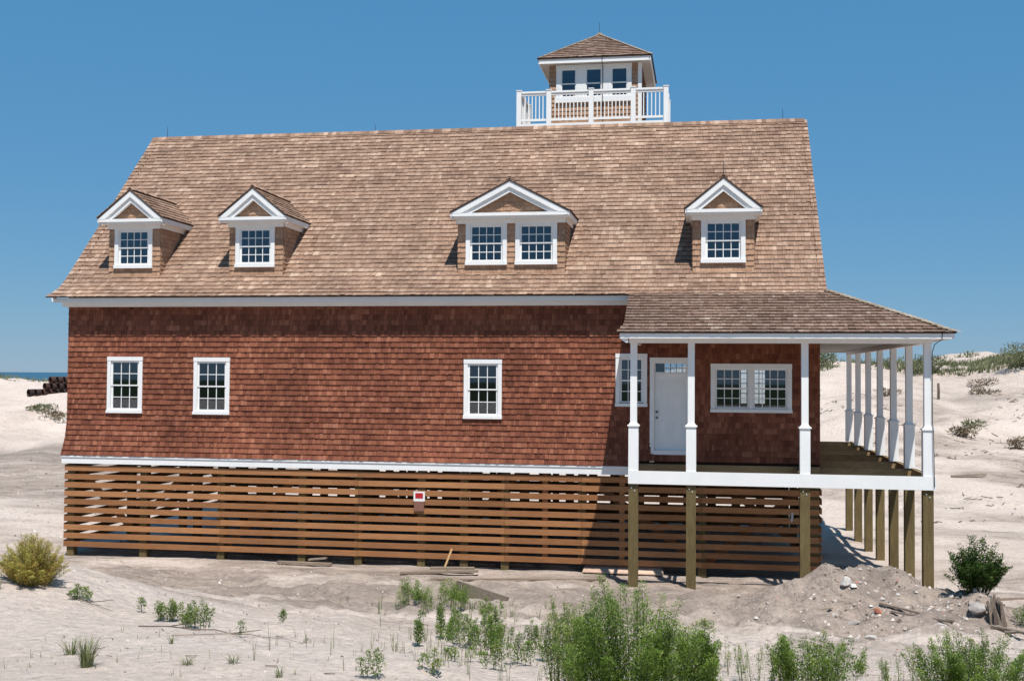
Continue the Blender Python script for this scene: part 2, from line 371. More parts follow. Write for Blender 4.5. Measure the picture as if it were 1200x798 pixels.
def shingles(mb, surf, vlen, iv, expo, wr, th, over=1.25, jit=.006, ind=.5):
    i = 0
    while i*expo < vlen-expo*.3:
        v0 = i*expo; v1 = min(v0+expo*over, vlen+.02)
        grp = rnd(); gl_ = 0
        for a, b in iv(v0+expo*.5):
            u = a-ru(0, wr[0])*.0; first = True
            while u < b-.004:
                w = ru(*wr)*(ru(.4, 1) if first else 1); e = min(u+w, b); first = False
                if b-e < .03: e = b
                j = ru(-jit, jit)+(ru(.006, .018) if rnd() < .04 else 0); n = th*ru(.8, 1.25)
                g = min(.0025, (e-u)*.1)
                vb = v0+j
                vs = [surf(u+g, vb, 0), surf(e-g, vb, 0), surf(e-g, v1, .001), surf(u+g, v1, .001), surf(u+g, vb, n), surf(e-g, vb, n)]
                if gl_ <= 0: grp = min(1, max(0, random.gauss(.5, .24))); gl_ = random.randint(1, 9)
                gl_ -= 1; tv = min(1, max(0, grp*(1-ind)+rnd()*ind+random.gauss(0,.05)))
                mb.add([vs[4], vs[5], vs[2], vs[3], vs[0], vs[1]], [(0,1,2,3),(4,0,3),(5,2,1)], (tv, rnd(), 0))
                mb.add([vs[0], vs[1], vs[5], vs[4]], [(0,1,2,3)], (tv, rnd(), 1))
                u = e
        i += 1
def profile(pts):
    P = [Vector(p) for p in pts]; L = [0]
    for a, b in zip(P, P[1:]): L.append(L[-1]+(b-a).length)
    N = [Vector((-(b-a).y, (b-a).x)).normalized() for a, b in zip(P, P[1:])]
    def f(v, n):
        k = 0
        while k < len(P)-2 and v > L[k+1]: k += 1
        s = (v-L[k])/(L[k+1]-L[k]); nn = N[k]
        if k < len(N)-1 and s > .5: nn = (N[k]*(1.5-s)+N[k+1]*(s-.5)).normalized()
        elif k > 0 and s < .5: nn = (N[k]*(s+.5)+N[k-1]*(.5-s)).normalized()
        p = P[k].lerp(P[k+1], s); return p+nn*n
    return f, L[-1], P
def profile_sheet(mb, P, u0, u1, mapf, off=-.004):
    for a, b in zip(P, P[1:]):
        nn = Vector((-(b-a).y, (b-a).x)).normalized()*off
        a = a+nn; b = b+nn
        mb.add([mapf(u0(a), a), mapf(u1(a), a), mapf(u1(b), b), mapf(u0(b), b)], [(0,1,2,3)], (0,0))

# window table for the front wall: x0,x1,z0,z1, columns
WIN = [(-19.49,-18.43,3.87,5.45,3),(-16.90,-15.84,3.86,5.44,3),(-9.22,-8.19,3.84,5.42,3),(-5.17,-4.35,4.21,5.59,3)]
DBL = (-2.72,-.68,4.09,5.34)
DOOR = (-4.28,-3.22,2.98,5.49)
fholes = [(a,b,c,d) for a,b,c,d,_ in WIN]+[DBL, DOOR]
def inset(h, m=.05): return (h[0]+m, h[1]-m, h[2]+m, h[3]-m)
def slab_with_holes(mb, x0, x1, z0, z1, holes, fn, d0, d1):
    xs = sorted({x0, x1, *[h[0] for h in holes], *[h[1] for h in holes]}); zs = sorted({z0, z1, *[h[2] for h in holes], *[h[3] for h in holes]})
    for a, b in zip(xs, xs[1:]):
        run = None
        for c, d in list(zip(zs, zs[1:]))+[(None, None)]:
            solid = c is not None and not any(h[0] < (a+b)/2 < h[1] and h[2] < (c+d)/2 < h[3] for h in holes)
            if solid: run = (run[0], d) if run else (c, d)
            elif run:
                mb.prism([(a,run[0]),(b,run[0]),(b,run[1]),(a,run[1])], fn, d0, d1, (0,0)); run = None
EZ = 7.25
wallprof = [(-.115,2.665),(-.07,2.90),(-.035,3.14),(-.012,3.42),(0,3.72),(0,7.30)]
# ---- wall (one mesh: backing + shingles on four sides)
w = MB()
bh = [(-1.62,-.80,4.08,5.48),(-4.25,-3.45,4.3,5.62),(-13.2,-12.2,3.9,5.4)]       # openings in the back wall
w.mi = 1
slab_with_holes(w, HX0+.12, HX1-.12, 2.66, 7.3, [inset(h) for h in fholes], lambda x,z,d: (x,d,z), .01, .12)
slab_with_holes(w, HX0+.12, HX1-.12, 2.66, 7.3, bh, lambda x,z,d: (x,d,z), HY1-.12, HY1)
for X0, X1 in ((HX0, HX0+.12), (HX1-.12, HX1)):
    w.prism([(0,2.66),(HY1,2.66),(HY1,7.42),(5.365,12.7),(0,7.42)], lambda y,z,d: (d,y,z), X0, X1, (0,0))
w.mi = 0
pf, plen, PP = profile(wallprof)
def front_iv(v):
    z = pf(v, 0).y; fl = -pf(v, 0).x
    ivs = [(HX0-fl-.02, HX1+.02)]
    if z < 2.74: ivs = [(HX0-fl-.02, -4.55)]
    for a,b,c,d in fholes:
        if c+.03 < z < d-.03:
            nw = []
            for s, e in ivs:
                if a > s and b < e: nw += [(s, a+.03), (b-.03, e)]
                else: nw.append((s, e))
            ivs = nw
    return ivs
shingles(w, lambda u,v,n: (u, pf(v,n).x, pf(v,n).y), plen, front_iv, .147, (.05,.14), .032, jit=.003, ind=.6)
for (a, b) in zip(PP, PP[1:]):      # flared backing behind the lowest courses
    w.add([(HX0-.02, a.x+.004, a.y),(-.0, a.x+.004, a.y),(0, b.x+.004, b.y),(HX0-.02, b.x+.004, b.y)], [(0,1,2,3)], (0,0)) if b.y < 3.0 and False else None
def gable_iv(v):
    z = pf(v, 0).y; m = max(0, (z-7.35)/1.0); return [(m-.15*(z < 3.2), HY1-m)] if HY1-2*m > .2 else []
pg, pglen, _ = profile(wallprof[:-1]+[(0,12.6)])
def gab(v):
    z = pg(v, 0).y; m = max(0, z-7.42); return [(m, HY1-m)] if HY1-2*m > .2 else []
shingles(w, lambda u,v,n: (HX1+n, u, 2.75+v), 9.9, lambda v: [(max(0, v-4.67), HY1-max(0, v-4.67))] if v < 9.8 else [], .147, (.08,.2), .024)
shingles(w, lambda u,v,n: (HX0+pg(v,n).x, u, pg(v,n).y), pglen, gab, .147, (.08,.2), .024)
shingles(w, lambda u,v,n: (u, HY1-pf(v,n).x, pf(v,n).y), plen, lambda v: [(HX0, HX1)] if not 3.9 < pf(v,0).y < 5.6 else [(HX0,-13.2),(-12.2,-4.25),(-3.45,-1.62),(-.80,HX1)], .147, (.12,.25), .024)
wall = w.build('wall', [MAT['wall'], MAT['dark']], house)
# floors inside
mb = MB(); mb.box(HX0+.13, HX1-.13, .13, HY1-.13, 2.5, 2.7); mb.build('floor', MAT['treated'], house)
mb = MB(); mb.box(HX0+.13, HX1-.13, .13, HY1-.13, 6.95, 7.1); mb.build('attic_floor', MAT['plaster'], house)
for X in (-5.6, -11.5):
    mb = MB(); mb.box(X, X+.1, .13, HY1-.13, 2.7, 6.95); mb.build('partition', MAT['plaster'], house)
# white water-table board
mb = MB(); mb.box(HX0-.10, -4.68, -.110, -.062, 2.44, 2.655); mb.box(HX0-.10, HX0-.06, -.0615, HY1, 2.44, 2.655); mb.box(-4.72,-4.68,-.0615,0,2.44,2.655)
mb.box(HX0-.12, -4.68, -.132, -.112, 2.615, 2.660)
mb.build('water_table_board', MAT['white'], house)

# ---- main roof
RYC, RZ = 5.365, 12.79
rprof = [(-.50,7.10),(-.28,7.235),(-.05,7.415),(.2,7.635),(.5,7.925),(RYC,RZ)]
rf, rlen, RP = profile(rprof)
X0r, X1r = -20.98, .165
def roof_iv(v):
    ex = max(0, .22*(1-v/.7)**2) if v < .7 else 0
    return [(X0r-ex, X1r)]
r = MB(); r.mi = 1
def rext(p): return X0r-max(0, .2*(1-(p.x+.5)/.5)) if p.x < 0 else X0r
for sgn in (0, 1):
    mp = (lambda u, p: (u, p.x, p.y)) if sgn == 0 else (lambda u, p: (u, HY1-p.x, p.y))
    profile_sheet(r, RP, rext, lambda p: X1r-.01, mp, -.006)
r.mi = 0
shingles(r, lambda u,v,n: (u, rf(v,n).x, rf(v,n).y), rlen, roof_iv, .189, (.06,.18), .029, jit=.009)
shingles(r, lambda u,v,n: (u, HY1-rf(v,n).x, rf(v,n).y), rlen, roof_iv, .189, (.1,.24), .034)
roof = r.build('roof', [MAT['roof'], MAT['dark']], house)
c = MB(); x = X0r
while x < X1r-.19:
    for s in (-1, 1):
        c.beam((x, RYC+s*.075, RZ-.045+.012*ru(0,1)), (x+.2, RYC+s*.075, RZ-.03), .18, .02, (0, s*.7, .7))
    x += .14
c.build('ridge_cap', MAT['roof'], roof)
for X in (X0r+.04, X1r-.05):     # rake boards under both gable edges, front and back slope
    for mir in (0, 1):
        mb = MB()
        for a, b in zip(RP, RP[1:]):
            pa, pb = [(X, (p.x if not mir else HY1-p.x), p.y) for p in (a, b)]
            mb.add([(X-.02,pa[1],pa[2]-.012),(X+.02,pa[1],pa[2]-.012),(X+.02,pa[1],pa[2]-.12),(X-.02,pa[1],pa[2]-.12),
                    (X-.02,pb[1],pb[2]-.012),(X+.02,pb[1],pb[2]-.012),(X+.02,pb[1],pb[2]-.12),(X-.02,pb[1],pb[2]-.12)],
                   [(0,1,2,3),(4,7,6,5),(0,4,5,1),(1,5,6,2),(2,6,7,3),(3,7,4,0)])
        mb.build('rake_board', MAT['white'], roof)
mb = MB()
mb.box(HX0-.25, -4.78, -.40, -.365, 6.955, 7.085)           # fascia
mb.box(HX0-.20, -4.78, -.364, -.055, 6.975, 7.0)            # soffit
mb.box(HX0-.06, -4.78, -.10, -.045, 6.85, 6.974)            # frieze
mb.prism([(0,0),(.09,0),(.09,.11),(.02,.03)], lambda a,b,d: (d, -.405+.305-a if False else -.10-a, 6.862+b), HX0-.12, -4.78)
mb.build('eave_fascia', MAT['white'], roof)
mb = MB(); mb.box(HX0-.25, -4.78, HY1+.4, HY1+.44, 6.955, 7.085); mb.box(HX0-.2, -4.78, HY1+.05, HY1+.401, 6.975, 7.0); mb.build('eave_fascia', MAT['white'], roof)

# ---- windows
def window(parent, x0, x1, z0, z1, y, cols, rows=2, cas=.105, sill=True, name='window', lab=None, meet=True, cl=None, cr=None):
    """double-hung sash window in a front-facing wall at plane y, panes as a sub-part"""
    m = MB(); f = y-.05; cl = cl or cas; cr = cr or cas
    m.box(x0, x0+cl, f, y+.06, z0+cas*.8, z1-cas*1.05); m.box(x1-cr, x1, f, y+.06, z0+cas*.8, z1-cas*1.05)
    m.box(x0-(.005 if cl == cas else 0), x1+(.005 if cr == cas else 0), f-.008, y+.06, z1-cas*1.05+.001, z1)
    m.box(x0-(.012 if cl == cas else 0), x1+(.012 if cr == cas else 0), f-.03, y+.06, z0, z0+cas*.8-.001)
    gx0, gx1, gz0, gz1 = x0+cl, x1-cr, z0+cas*.8, z1-cas*1.05
    s = .052; mid = (gz0+gz1)/2
    for (a, b, yo) in (((gz0, mid+.015, .022), (mid-.015, gz1, .0)) if meet else ((gz0, gz1, 0),)):
        ya, yb = y-.012+yo, y+.010+yo
        m.box(gx0, gx0+s, ya, yb, a, b); m.box(gx1-s, gx1, ya, yb, a, b)
        m.box(gx0+s, gx1-s, ya, yb, a, a+(s if yo or not meet else .035)); m.box(gx0+s, gx1-s, ya, yb, b-(.035 if yo else s), b)
        ia, ib = a+(s if yo or not meet else .035), b-(.035 if yo else s)
        for k in range(1, cols):
            X = gx0+s+(gx1-gx0-2*s)*k/cols; m.box(X-.010, X+.010, ya+.003, yb-.003, ia, ib)
        for k in range(1, rows):
            Z = ia+(ib-ia)*k/rows; m.box(gx0+s, gx1-s, ya+.0045, yb-.0045, Z-.010, Z+.010)
    o = m.build(name, MAT['white'], parent)
    if lab: o['label'] = lab
    p = MB(); yy = y+.03
    for (a, b, yo) in ((gz0+.02, mid, .024), (mid, gz1-.02, .002)): p.box(gx0+.02, gx1-.02, y+yo, y+yo+.004, a, b)
    return o, p
wl = ['twelve pane sash window nearest the left corner','second twelve pane sash window from the left','twelve pane sash window in the middle of the wall','shaded sash window behind the porch corner post']
for (a,b,c_,d,n), lb in zip(WIN, wl):
    o, p = window(house, a, b, c_, d, 0, n, lab=lb); p.build('pane', MAT['glass'], o)
# wide double window under the porch
m = MB(); a,b,c_,d = DBL; mid = (a+b)/2
o, p = window(house, a, mid-.0005, c_, d, 0, 4, cr=.04, lab='left half of the wide double window under the porch'); p.build('pane', MAT['glass'], o)
o, p = window(house, mid+.0005, b, c_, d, 0, 4, cl=.04, lab='right half of the wide double window under the porch'); p.build('pane', MAT['glass'], o)
# back windows (sash bars only, seen through the house)
for a,b,c_,d in bh:
    m = MB()
    m.box(a-.08,b+.08,HY1+.0,HY1+.05,d,d+.1); m.box(a-.08,b+.08,HY1,HY1+.06,c_-.1,c_); m.box(a-.08,a,HY1,HY1+.05,c_,d); m.box(b,b+.08,HY1,HY1+.05,c_,d)
    for k in range(1,4): X = a+(b-a)*k/4; m.box(X-.014,X+.014,HY1-.06,HY1-.03,c_,d)
    for k in range(1,4): Z = c_+(d-c_)*k/4; m.box(a,b,HY1-.058,HY1-.032,Z-.014,Z+.014)
    m.build('back_window', MAT['white'], house)

# ---- door with transom
m = MB(); a,b = DOOR[0], DOOR[1]
m.box(a, a+.115, -.05, .08, 2.78, 5.37); m.box(b-.115, b, -.05, .08, 2.78, 5.37); m.box(a-.005, b+.005, -.058, .08, 5.371, 5.49)
m.box(a+.116, b-.116, -.02, .08, 5.03, 5.09); m.box(a+.116, b-.116, -.07, .08, 2.98, 3.085)
gx0, gx1 = a+.116, b-.116
m.box(gx0, gx0+.03, 0, .04, 5.091, 5.37); m.box(gx1-.03, gx1, 0, .04, 5.091, 5.37); m.box(gx0+.03, gx1-.03, 0, .04, 5.34, 5.37); m.box(gx0+.03, gx1-.03, 0, .04, 5.091, 5.115)
for k in range(2, 7): X = gx0+.03+(gx1-gx0-.06)*k/6.4; m.box(X-.008, X+.008, .005, .03, 5.115, 5.34)
m.box(gx0+.3, gx1-.03, .007, .028, 5.22, 5.236)
frame = m.build('door_frame', MAT['white'], house)
p = MB(); p.box(gx0+.02, gx1-.02, .016, .02, 5.1, 5.36); p.build('transom_pane', MAT['glass'], frame)
m = MB(); m.box(gx0+.002, gx1-.002, .02, .06, 3.086, 5.028)
W_ = gx1-gx0
for (u0, u1) in ((.13, .46), (.54, .87)):
    for (z0, z1) in ((3.28, 3.85), (4.0, 4.55), (4.66, 4.88)):
        X0_, X1_ = gx0+W_*u0, gx0+W_*u1
        for (q0,q1,q2,q3) in ((X0_,X1_,z0,z0+.02),(X0_,X1_,z1-.02,z1),(X0_,X0_+.02,z0+.02,z1-.02),(X1_-.02,X1_,z0+.02,z1-.02)): m.box(q0,q1,.012,.02,q2,q3)
        m.box(X0_+.05, X1_-.05, .014, .02, z0+.05, z1-.05)
door = m.build('door', MAT['door'], house); door['label'] = 'white panelled front door with two metal knobs'
for z in (3.93, 4.08):
    m = MB(); m.tube([(gx0+.07, .02, z), (gx0+.07, -.01, z), (gx0+.07, -.02, z)], .016, .016, 10); m.tube([(gx0+.07,-.02,z),(gx0+.07,-.035,z),(gx0+.07,-.05,z)], .034, .028, 10)
    m.build('door_knob', MAT['metal'], door)

# ---- dormers
def dormer(cx, fw_, tip, pk, wins, cols=4, lab=None):
    """fw_ = half width of face, tip = half width of the gable roof, pk = ridge height"""
    ez = 9.40; yf = .30; zb = 7.74
    back = lambda z: z-7.425          # y of main roof at height z
    w = MB(); w.mi = 1
    hole = [inset(h) for h in wins]
    slab_with_holes(w, cx-fw_, cx+fw_, zb-.1, 9.16, hole, lambda x,z,d: (x,d,z), yf+.012, yf+.08)
    w.prism([(cx-tip+.14,9.29),(cx+tip-.14,9.29),(cx,9.29+(tip-.14)*(pk-ez)/tip)], lambda x,z,d: (x,d,z), yf-.128, yf-.08, (0,0))
    for s in (-1, 1):
        X = cx+s*fw_; w.prism([(yf,zb-.06),(yf,9.22),(back(9.22)+.05,9.22)], lambda y,z,d: (d,y,z), X-.03*s, X-.001*s, (0,0))
    w.mi = 0
    def iv(v):
        z = zb+v; out = [(cx-fw_, cx+fw_)]
        for a,b,c,d in wins:
            if c+.03 < z < d-.03:
                out = [q for s,e in out for q in ([(s,a+.03),(b-.03,e)] if a > s and b < e else [(s,e)])]
        return out
    shingles(w, lambda u,v,n: (u, yf-n, zb+v), 9.16-zb, iv, .147, (.08,.17), .028)
    slope = (pk-ez)/tip
    def ivt(v):
        h = tip-.20-v/slope; return [(cx-h, cx+h)] if h > .04 else []
    shingles(w, lambda u,v,n: (u, yf-.13-n, 9.30+v), (tip-.2)*slope, ivt, .12, (.08,.16), .022)
    for s in (-1, 1):
        shingles(w, lambda u,v,n: (cx+s*(fw_+n), u, zb-.05+v), 9.2-zb, lambda v: [(yf, max(yf+.02, back(zb-.05+v)))], .128, (.08,.2), .02)
    d = w.build('dormer', [MAT['dwall'], MAT['dark']], house)
    if lab: d['label'] = lab
    # roof planes
    r = MB(); y0 = -.06
    L = math.hypot(tip, pk-ez); nx_, nz_ = (pk-ez)/L, tip/L
    for s in (-1, 1):
        def sf(u, v, n, s=s):
            return (cx+s*(tip-v*tip/L+n*nx_), u, ez-.02+v*(pk-ez)/L+n*nz_)
        r.mi = 0
        shingles(r, sf, L, lambda v: [(y0, back(ez+v*(pk-ez)/L)+.06)], .17, (.08,.2), .028)
        r.mi = 1
        r.add([sf(y0+.005,0,-.002), sf(back(ez)+.06,0,-.002), sf(back(pk)+.06,L,-.002), sf(y0+.005,L,-.002),
               sf(y0+.005,0,-.028), sf(back(ez)+.06,0,-.028), sf(back(pk)+.06,L,-.028), sf(y0+.005,L,-.028)],
              [(0,1,2,3),(7,6,5,4),(0,3,7,4),(0,4,5,1)], (0,0))
    r.mi = 0; y = y0
    while y < back(pk)-.05:
        for s in (-1, 1): r.beam((cx+s*.05, y, pk+.0), (cx+s*.05, y+.19, pk+.008), .12, .016, (s*nx_, 0, nz_))
        y += .13
    r.build('dormer_roof', [MAT['roof'], MAT['dark']], d)
    # white cornice, rakes and side eaves
    t = MB()
    t.box(cx-tip+.06, cx+tip-.06, -.03, yf-.02, 9.26, 9.345); t.box(cx-tip+.12, cx+tip-.12, .03, yf-.022, 9.20, 9.258); t.box(cx-fw_-.02, cx+fw_+.02, yf-.075, yf-.024, 9.09, 9.199)
    for s in (-1, 1):
        # raking board: two stepped bands
        for (o0, o1, ya, yb) in ((-.030, -.165, -.035, .13), (-.167, -.285, .015, .12)):
            k0, k1 = o0/nz_, o1/nz_
            pl = [(cx+s*(tip-.005), ez-.02+k0+.0), (cx, pk-.02+k0), (cx, pk-.02+k1), (cx+s*(tip+(k1-k0)*0-.005-max(0,(9.346-(ez-.02+k1))/slope)), max(9.346, ez-.02+k1))]
            if o0 == -.030: pl = [(cx+s*(tip-.01), ez-.03+k0), (cx, pk-.02+k0), (cx, pk-.02+k1), (cx+s*(tip-.01-max(0,(9.346-(ez-.03+k1)))/slope), 9.346)]
            t.prism(pl, lambda x,z,dd: (x,dd,z), ya, yb)
        # side fascia + soffit
        X = cx+s*(tip-.02)
        yb0, yb1 = back(9.36), back(9.24)
        t.prism([(-.03,9.36),(yb0,9.36),(yb1,9.25),(-.03,9.25)], lambda y,z,dd: (dd,y,z), X-.03*s, X)
        t.prism([(.0,9.249),(back(9.24),9.249),(back(9.22),9.225),(.0,9.225)], lambda y,z,dd: (dd,y,z), cx+s*(fw_-.01), X-.001*s)
        t.prism([(yf-.02,9.224),(back(9.22),9.224),(back(9.12),9.10),(yf-.02,9.10)], lambda y,z,dd: (dd,y,z), cx+s*(fw_+.026), cx+s*(fw_+.055))
    t.build('cornice', MAT['white'], d)
    for (a,b,c,e) in wins:
        o, p = window(d, a, b, c, e, yf, cols, cas=.115); p.build('window_pane', MAT['glass'], d)
    # dark sheet standing in for the unlit room behind
    k = MB(); k.box(cx-fw_+.05, cx+fw_-.05, yf+.5, yf+.52, zb, 9.15); k.build('dormer_dark_sheet', MAT['dark'], d)
    return d
dormer(-18.90, .78, 1.0, 10.2, [(-19.50,-18.35,7.97,9.17)], lab='single window dormer nearest the left end of the roof')
dormer(-15.25, .79, 1.0, 10.2, [(-15.85,-14.70,7.97,9.17)], lab='second single window dormer from the left')
dormer(-8.02, 1.46, 1.63, 10.24, [(-9.26,-8.13,7.97,9.17),(-7.90,-6.77,7.97,9.17)], lab='wide dormer with two windows in the middle of the roof')
dormer(-2.40, .79, 1.0, 10.2, [(-2.97,-1.83,7.97,9.17)], lab='single window dormer above the porch')

# ---- rooftop lookout tower
TX0, TX1, TY0, TY1 = -7.81, -4.89, 6.35, 9.27; TC = ((TX0+TX1)/2, (TY0+TY1)/2)
w = MB(); w.mi = 1
slab_with_holes(w, TX0+.02, TX1-.02, 9.0, 15.0, [(-7.45,-5.33,13.92,14.85)], lambda x,z,d: (x,d,z), TY0+.01, TY0+.08)
w.box(TX0+.02, TX0+.1, TY0+.081, TY1-.02, 9.0, 15.0, (0,0)); w.box(TX1-.1, TX1-.02, TY0+.081, TY1-.02, 9, 15, (0,0)); w.box(TX0+.1, TX1-.1, TY1-.1, TY1-.02, 9, 15, (0,0))
w.box(TX0+.1, TX1-.1, TY0+1.6, TY0+1.65, 12.7, 15, (0,0))
w.mi = 0
shingles(w, lambda u,v,n: (u, TY0-n, 12.8+v), 2.2, lambda v: [(TX0, TX1-.09)] if v < .98 else [(TX0, -7.6),(-5.18, TX1-.09)], .14, (.09,.18), .028)
shingles(w, lambda u,v,n: (TX1+n, u, 12.8+v), 2.2, lambda v: [(TY0+.08, TY1)], .14, (.09,.18), .028)
shingles(w, lambda u,v,n: (TX0-n, u, 12.8+v), 2.2, lambda v: [(TY0, TY1)], .14, (.09,.18), .028)
w.mi = 0
w2 = [(-8.70,-4.02,5.47,7.38)]
for (a,b,c,d) in w2:   # broad base below the balcony, down to the back slope
    w.mi = 1; w.prism([(5.47,12.70),(7.38,12.70),(7.38,10.4),(5.47,12.3)], lambda y,z,dd: (dd,y,z), a, b, (0,0))
    w.mi = 0
    shingles(w, lambda u,v,n: (b+n, u, 8+v), 4.7, lambda v: [(5.5, 7.38)] if v > 2.6 else [], .14, (.1,.2), .02)
    shingles(w, lambda u,v,n: (a-n, u, 8+v), 4.7, lambda v: [(5.5, 7.38)] if v > 2.6 else [], .14, (.1,.2), .02)
tower = w.build('lookout_tower', [MAT['dwall'], MAT['dark']], house)
tower['label'] = 'square rooftop lookout with white balcony and pyramid roof'
E0x, E1x, E0y, E1y = TC[0]-1.82, TC[0]+1.82, TC[1]-1.82, TC[1]+1.82
r = MB(); px_, py_, pz_ = TC[0], TC[1], 16.38; ez = 15.14; hw = 1.82; L = math.hypot(hw, pz_-ez)
for ang in range(4):
    ca, sa = math.cos(ang*math.pi/2), math.sin(ang*math.pi/2)
    def sf(u, v, n, ca=ca, sa=sa):
        yy = -(hw-v*hw/L) - n*(pz_-ez)/L; zz = ez+v*(pz_-ez)/L+n*hw/L; xx = u
        return (TC[0]+xx*ca-yy*sa, TC[1]+xx*sa+yy*ca, zz)
    r.mi = 0
    shingles(r, sf, L, lambda v: [(-(hw-v*hw/L), hw-v*hw/L)] if v < L-.06 else [], .17, (.08,.18), .026)
    r.mi = 1; r.add([sf(-hw,0,-.003), sf(hw,0,-.003), sf(0,L,-.003)], [(0,1,2)], (0,0))
r.box(E0x, E1x, E0y, E1y, ez-.03, ez-.004, (0,0))
troof = r.build('tower_roof', [MAT['proof'], MAT['dark']], tower)
c = MB()
for sx, sy in ((-1,-1),(1,-1),(-1,1),(1,1)):
    n_ = 17
    for k in range(n_):
        a = Vector((TC[0]+sx*hw*(1-k/n_), TC[1]+sy*hw*(1-k/n_), ez+(pz_-ez)*k/n_+.018)); b = Vector((TC[0]+sx*hw*(1-(k+1.3)/n_), TC[1]+sy*hw*(1-(k+1.3)/n_), ez+(pz_-ez)*(k+1.3)/n_+.012))
        c.beam(a, b, .15, .02, (0,0,1))
c.build('hip_cap', MAT['cap'], troof)
t = MB(); 
t.box(E0x+.03, E1x-.03, E0y+.03, E0y+.06, 14.97, ez-.031); t.box(E0x+.03, E1x-.03, E1y-.06, E1y-.03, 14.97, ez-.031)
t.box(E0x+.03, E0x+.06, E0y+.061, E1y-.061, 14.97, ez-.031); t.box(E1x-.06, E1x-.03, E0y+.061, E1y-.061, 14.97, ez-.031)
t.box(TX1-.09, TX1+.03, TY0-.03, TY0+.09, 12.8, 14.98)
t.build('tower_fascia', MAT['white'], tower)
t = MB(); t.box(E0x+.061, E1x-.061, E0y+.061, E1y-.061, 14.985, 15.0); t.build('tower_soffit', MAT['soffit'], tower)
# three windows in one white surround
t = MB(); pw = [(-7.445,-6.955),(-6.645,-6.135),(-5.825,-5.315)]; zt, zl = 14.85, 13.93
xs = [-7.60]+[v for q in pw for v in q]+[-5.18]
for i in range(0, len(xs), 2): t.box(xs[i], xs[i+1], TY0-.05, TY0+.02, zl, zt)
t.box(-7.61, -5.17, TY0-.058, TY0+.02, zt+.001, 14.975); t.box(-7.63, -5.15, TY0-.08, TY0+.02, 13.76, zl-.001)
twf = t.build('window_surround', MAT['white'], tower)
for a, b in pw:
    m = MB()
    for (q0,q1,q2,q3) in ((a,a+.035,zl,zt),(b-.035,b,zl,zt),(a+.035,b-.035,zt-.04,zt),(a+.035,b-.035,zl,zl+.04),(a+.035,b-.035,14.35,14.39)): m.box(q0,q1,TY0-.03,TY0+.0,q2,q3)
    m.build('tower_window', MAT['white'], tower)
    p = MB(); p.box(a+.02, b-.02, TY0-.012, TY0-.008, zl+.02, zt-.02); p.build('window_pane', MAT['glass'], tower)
# balcony
BX0, BX1, BY0, BY1 = -8.74, -3.98, 5.36, 7.42
t = MB(); t.box(BX0, BX1, BY0, BY0+.04, 12.66, 12.90); t.box(BX0, TX0-.05, BY1-.04, BY1, 12.66, 12.9); t.box(TX1+.05, BX1, BY1-.04, BY1, 12.66, 12.9); t.box(BX0, BX0+.04, BY0+.041, BY1-.041, 12.66, 12.9); t.box(BX1-.04, BX1, BY0+.041, BY1-.041, 12.66, 12.9)
t.build('balcony_fascia', MAT['white'], tower)
t = MB(); t.box(BX0+.041, BX1-.041, BY0+.041, TY0-.04, 12.82, 12.87); t.box(BX0+.041, TX0-.04, TY0-.04, BY1-.041, 12.82, 12.87); t.box(TX1+.04, BX1-.041, TY0-.04, BY1-.041, 12.82, 12.87); t.build('balcony_deck', MAT['treated'], tower)
posts = [-8.66,-7.71,-6.38,-5.07,-4.06]
def rail_run(fn, ps):
    t = MB()
    L0, L1 = ps[0], ps[-1]
    def b(u0,u1,d0,d1,z0,z1):
        P0 = fn(u0, d0); P1 = fn(u1, d1); t.box(min(P0[0],P1[0]), max(P0[0],P1[0]), min(P0[1],P1[1]), max(P0[1],P1[1]), z0, z1)
    for u0, u1 in zip(ps, ps[1:]):
        b(u0+.076, u1-.076, .035, .085, 13.80, 13.87); b(u0+.076, u1-.076, .035, .085, 12.99, 13.06)
        n = max(3, round((u1-u0-.15)/.122)); st = (u1-u0-.15)/n
        for k in range(1, n): u = u0+.075+st*k; b(u-.015, u+.015, .045, .075, 13.06, 13.80)
    b(L0-.076+.0, L1+.076, .01, .11, 13.872, 13.93)
    return t.build('railing', MAT['white'], tower)
rail_run(lambda u,d: (u, BY0+d), posts)
ys_ = [BY0+.06, BY0+1.02, BY1-.06]
rail_run(lambda u,d: (BX0+.02+d, u), [ys_[0]+.1]+ys_[1:-1]+[ys_[-1]-.1]); rail_run(lambda u,d: (BX1-.02-d, u), [ys_[0]+.1]+ys_[1:-1]+[ys_[-1]-.1])
for X in posts:
    for Y in (BY0+.06, BY1-.06):
        if Y > 6 and X in posts[1:-1]: continue
        t = MB(); t.box(X-.075, X+.075, Y-.07, Y+.07, 12.66 if Y < 6 else 12.87, 13.95); t.box(X-.09,X+.09,Y-.085,Y+.085,13.951,13.975); t.build('railing_post', MAT['white'], tower)
for Y in ys_[1:-1]:
    for X in (BX0+.08, BX1-.08):
        t = MB(); t.box(X-.07, X+.07, Y-.075, Y+.075, 12.87, 13.95); t.build('railing_post', MAT['white'], tower)
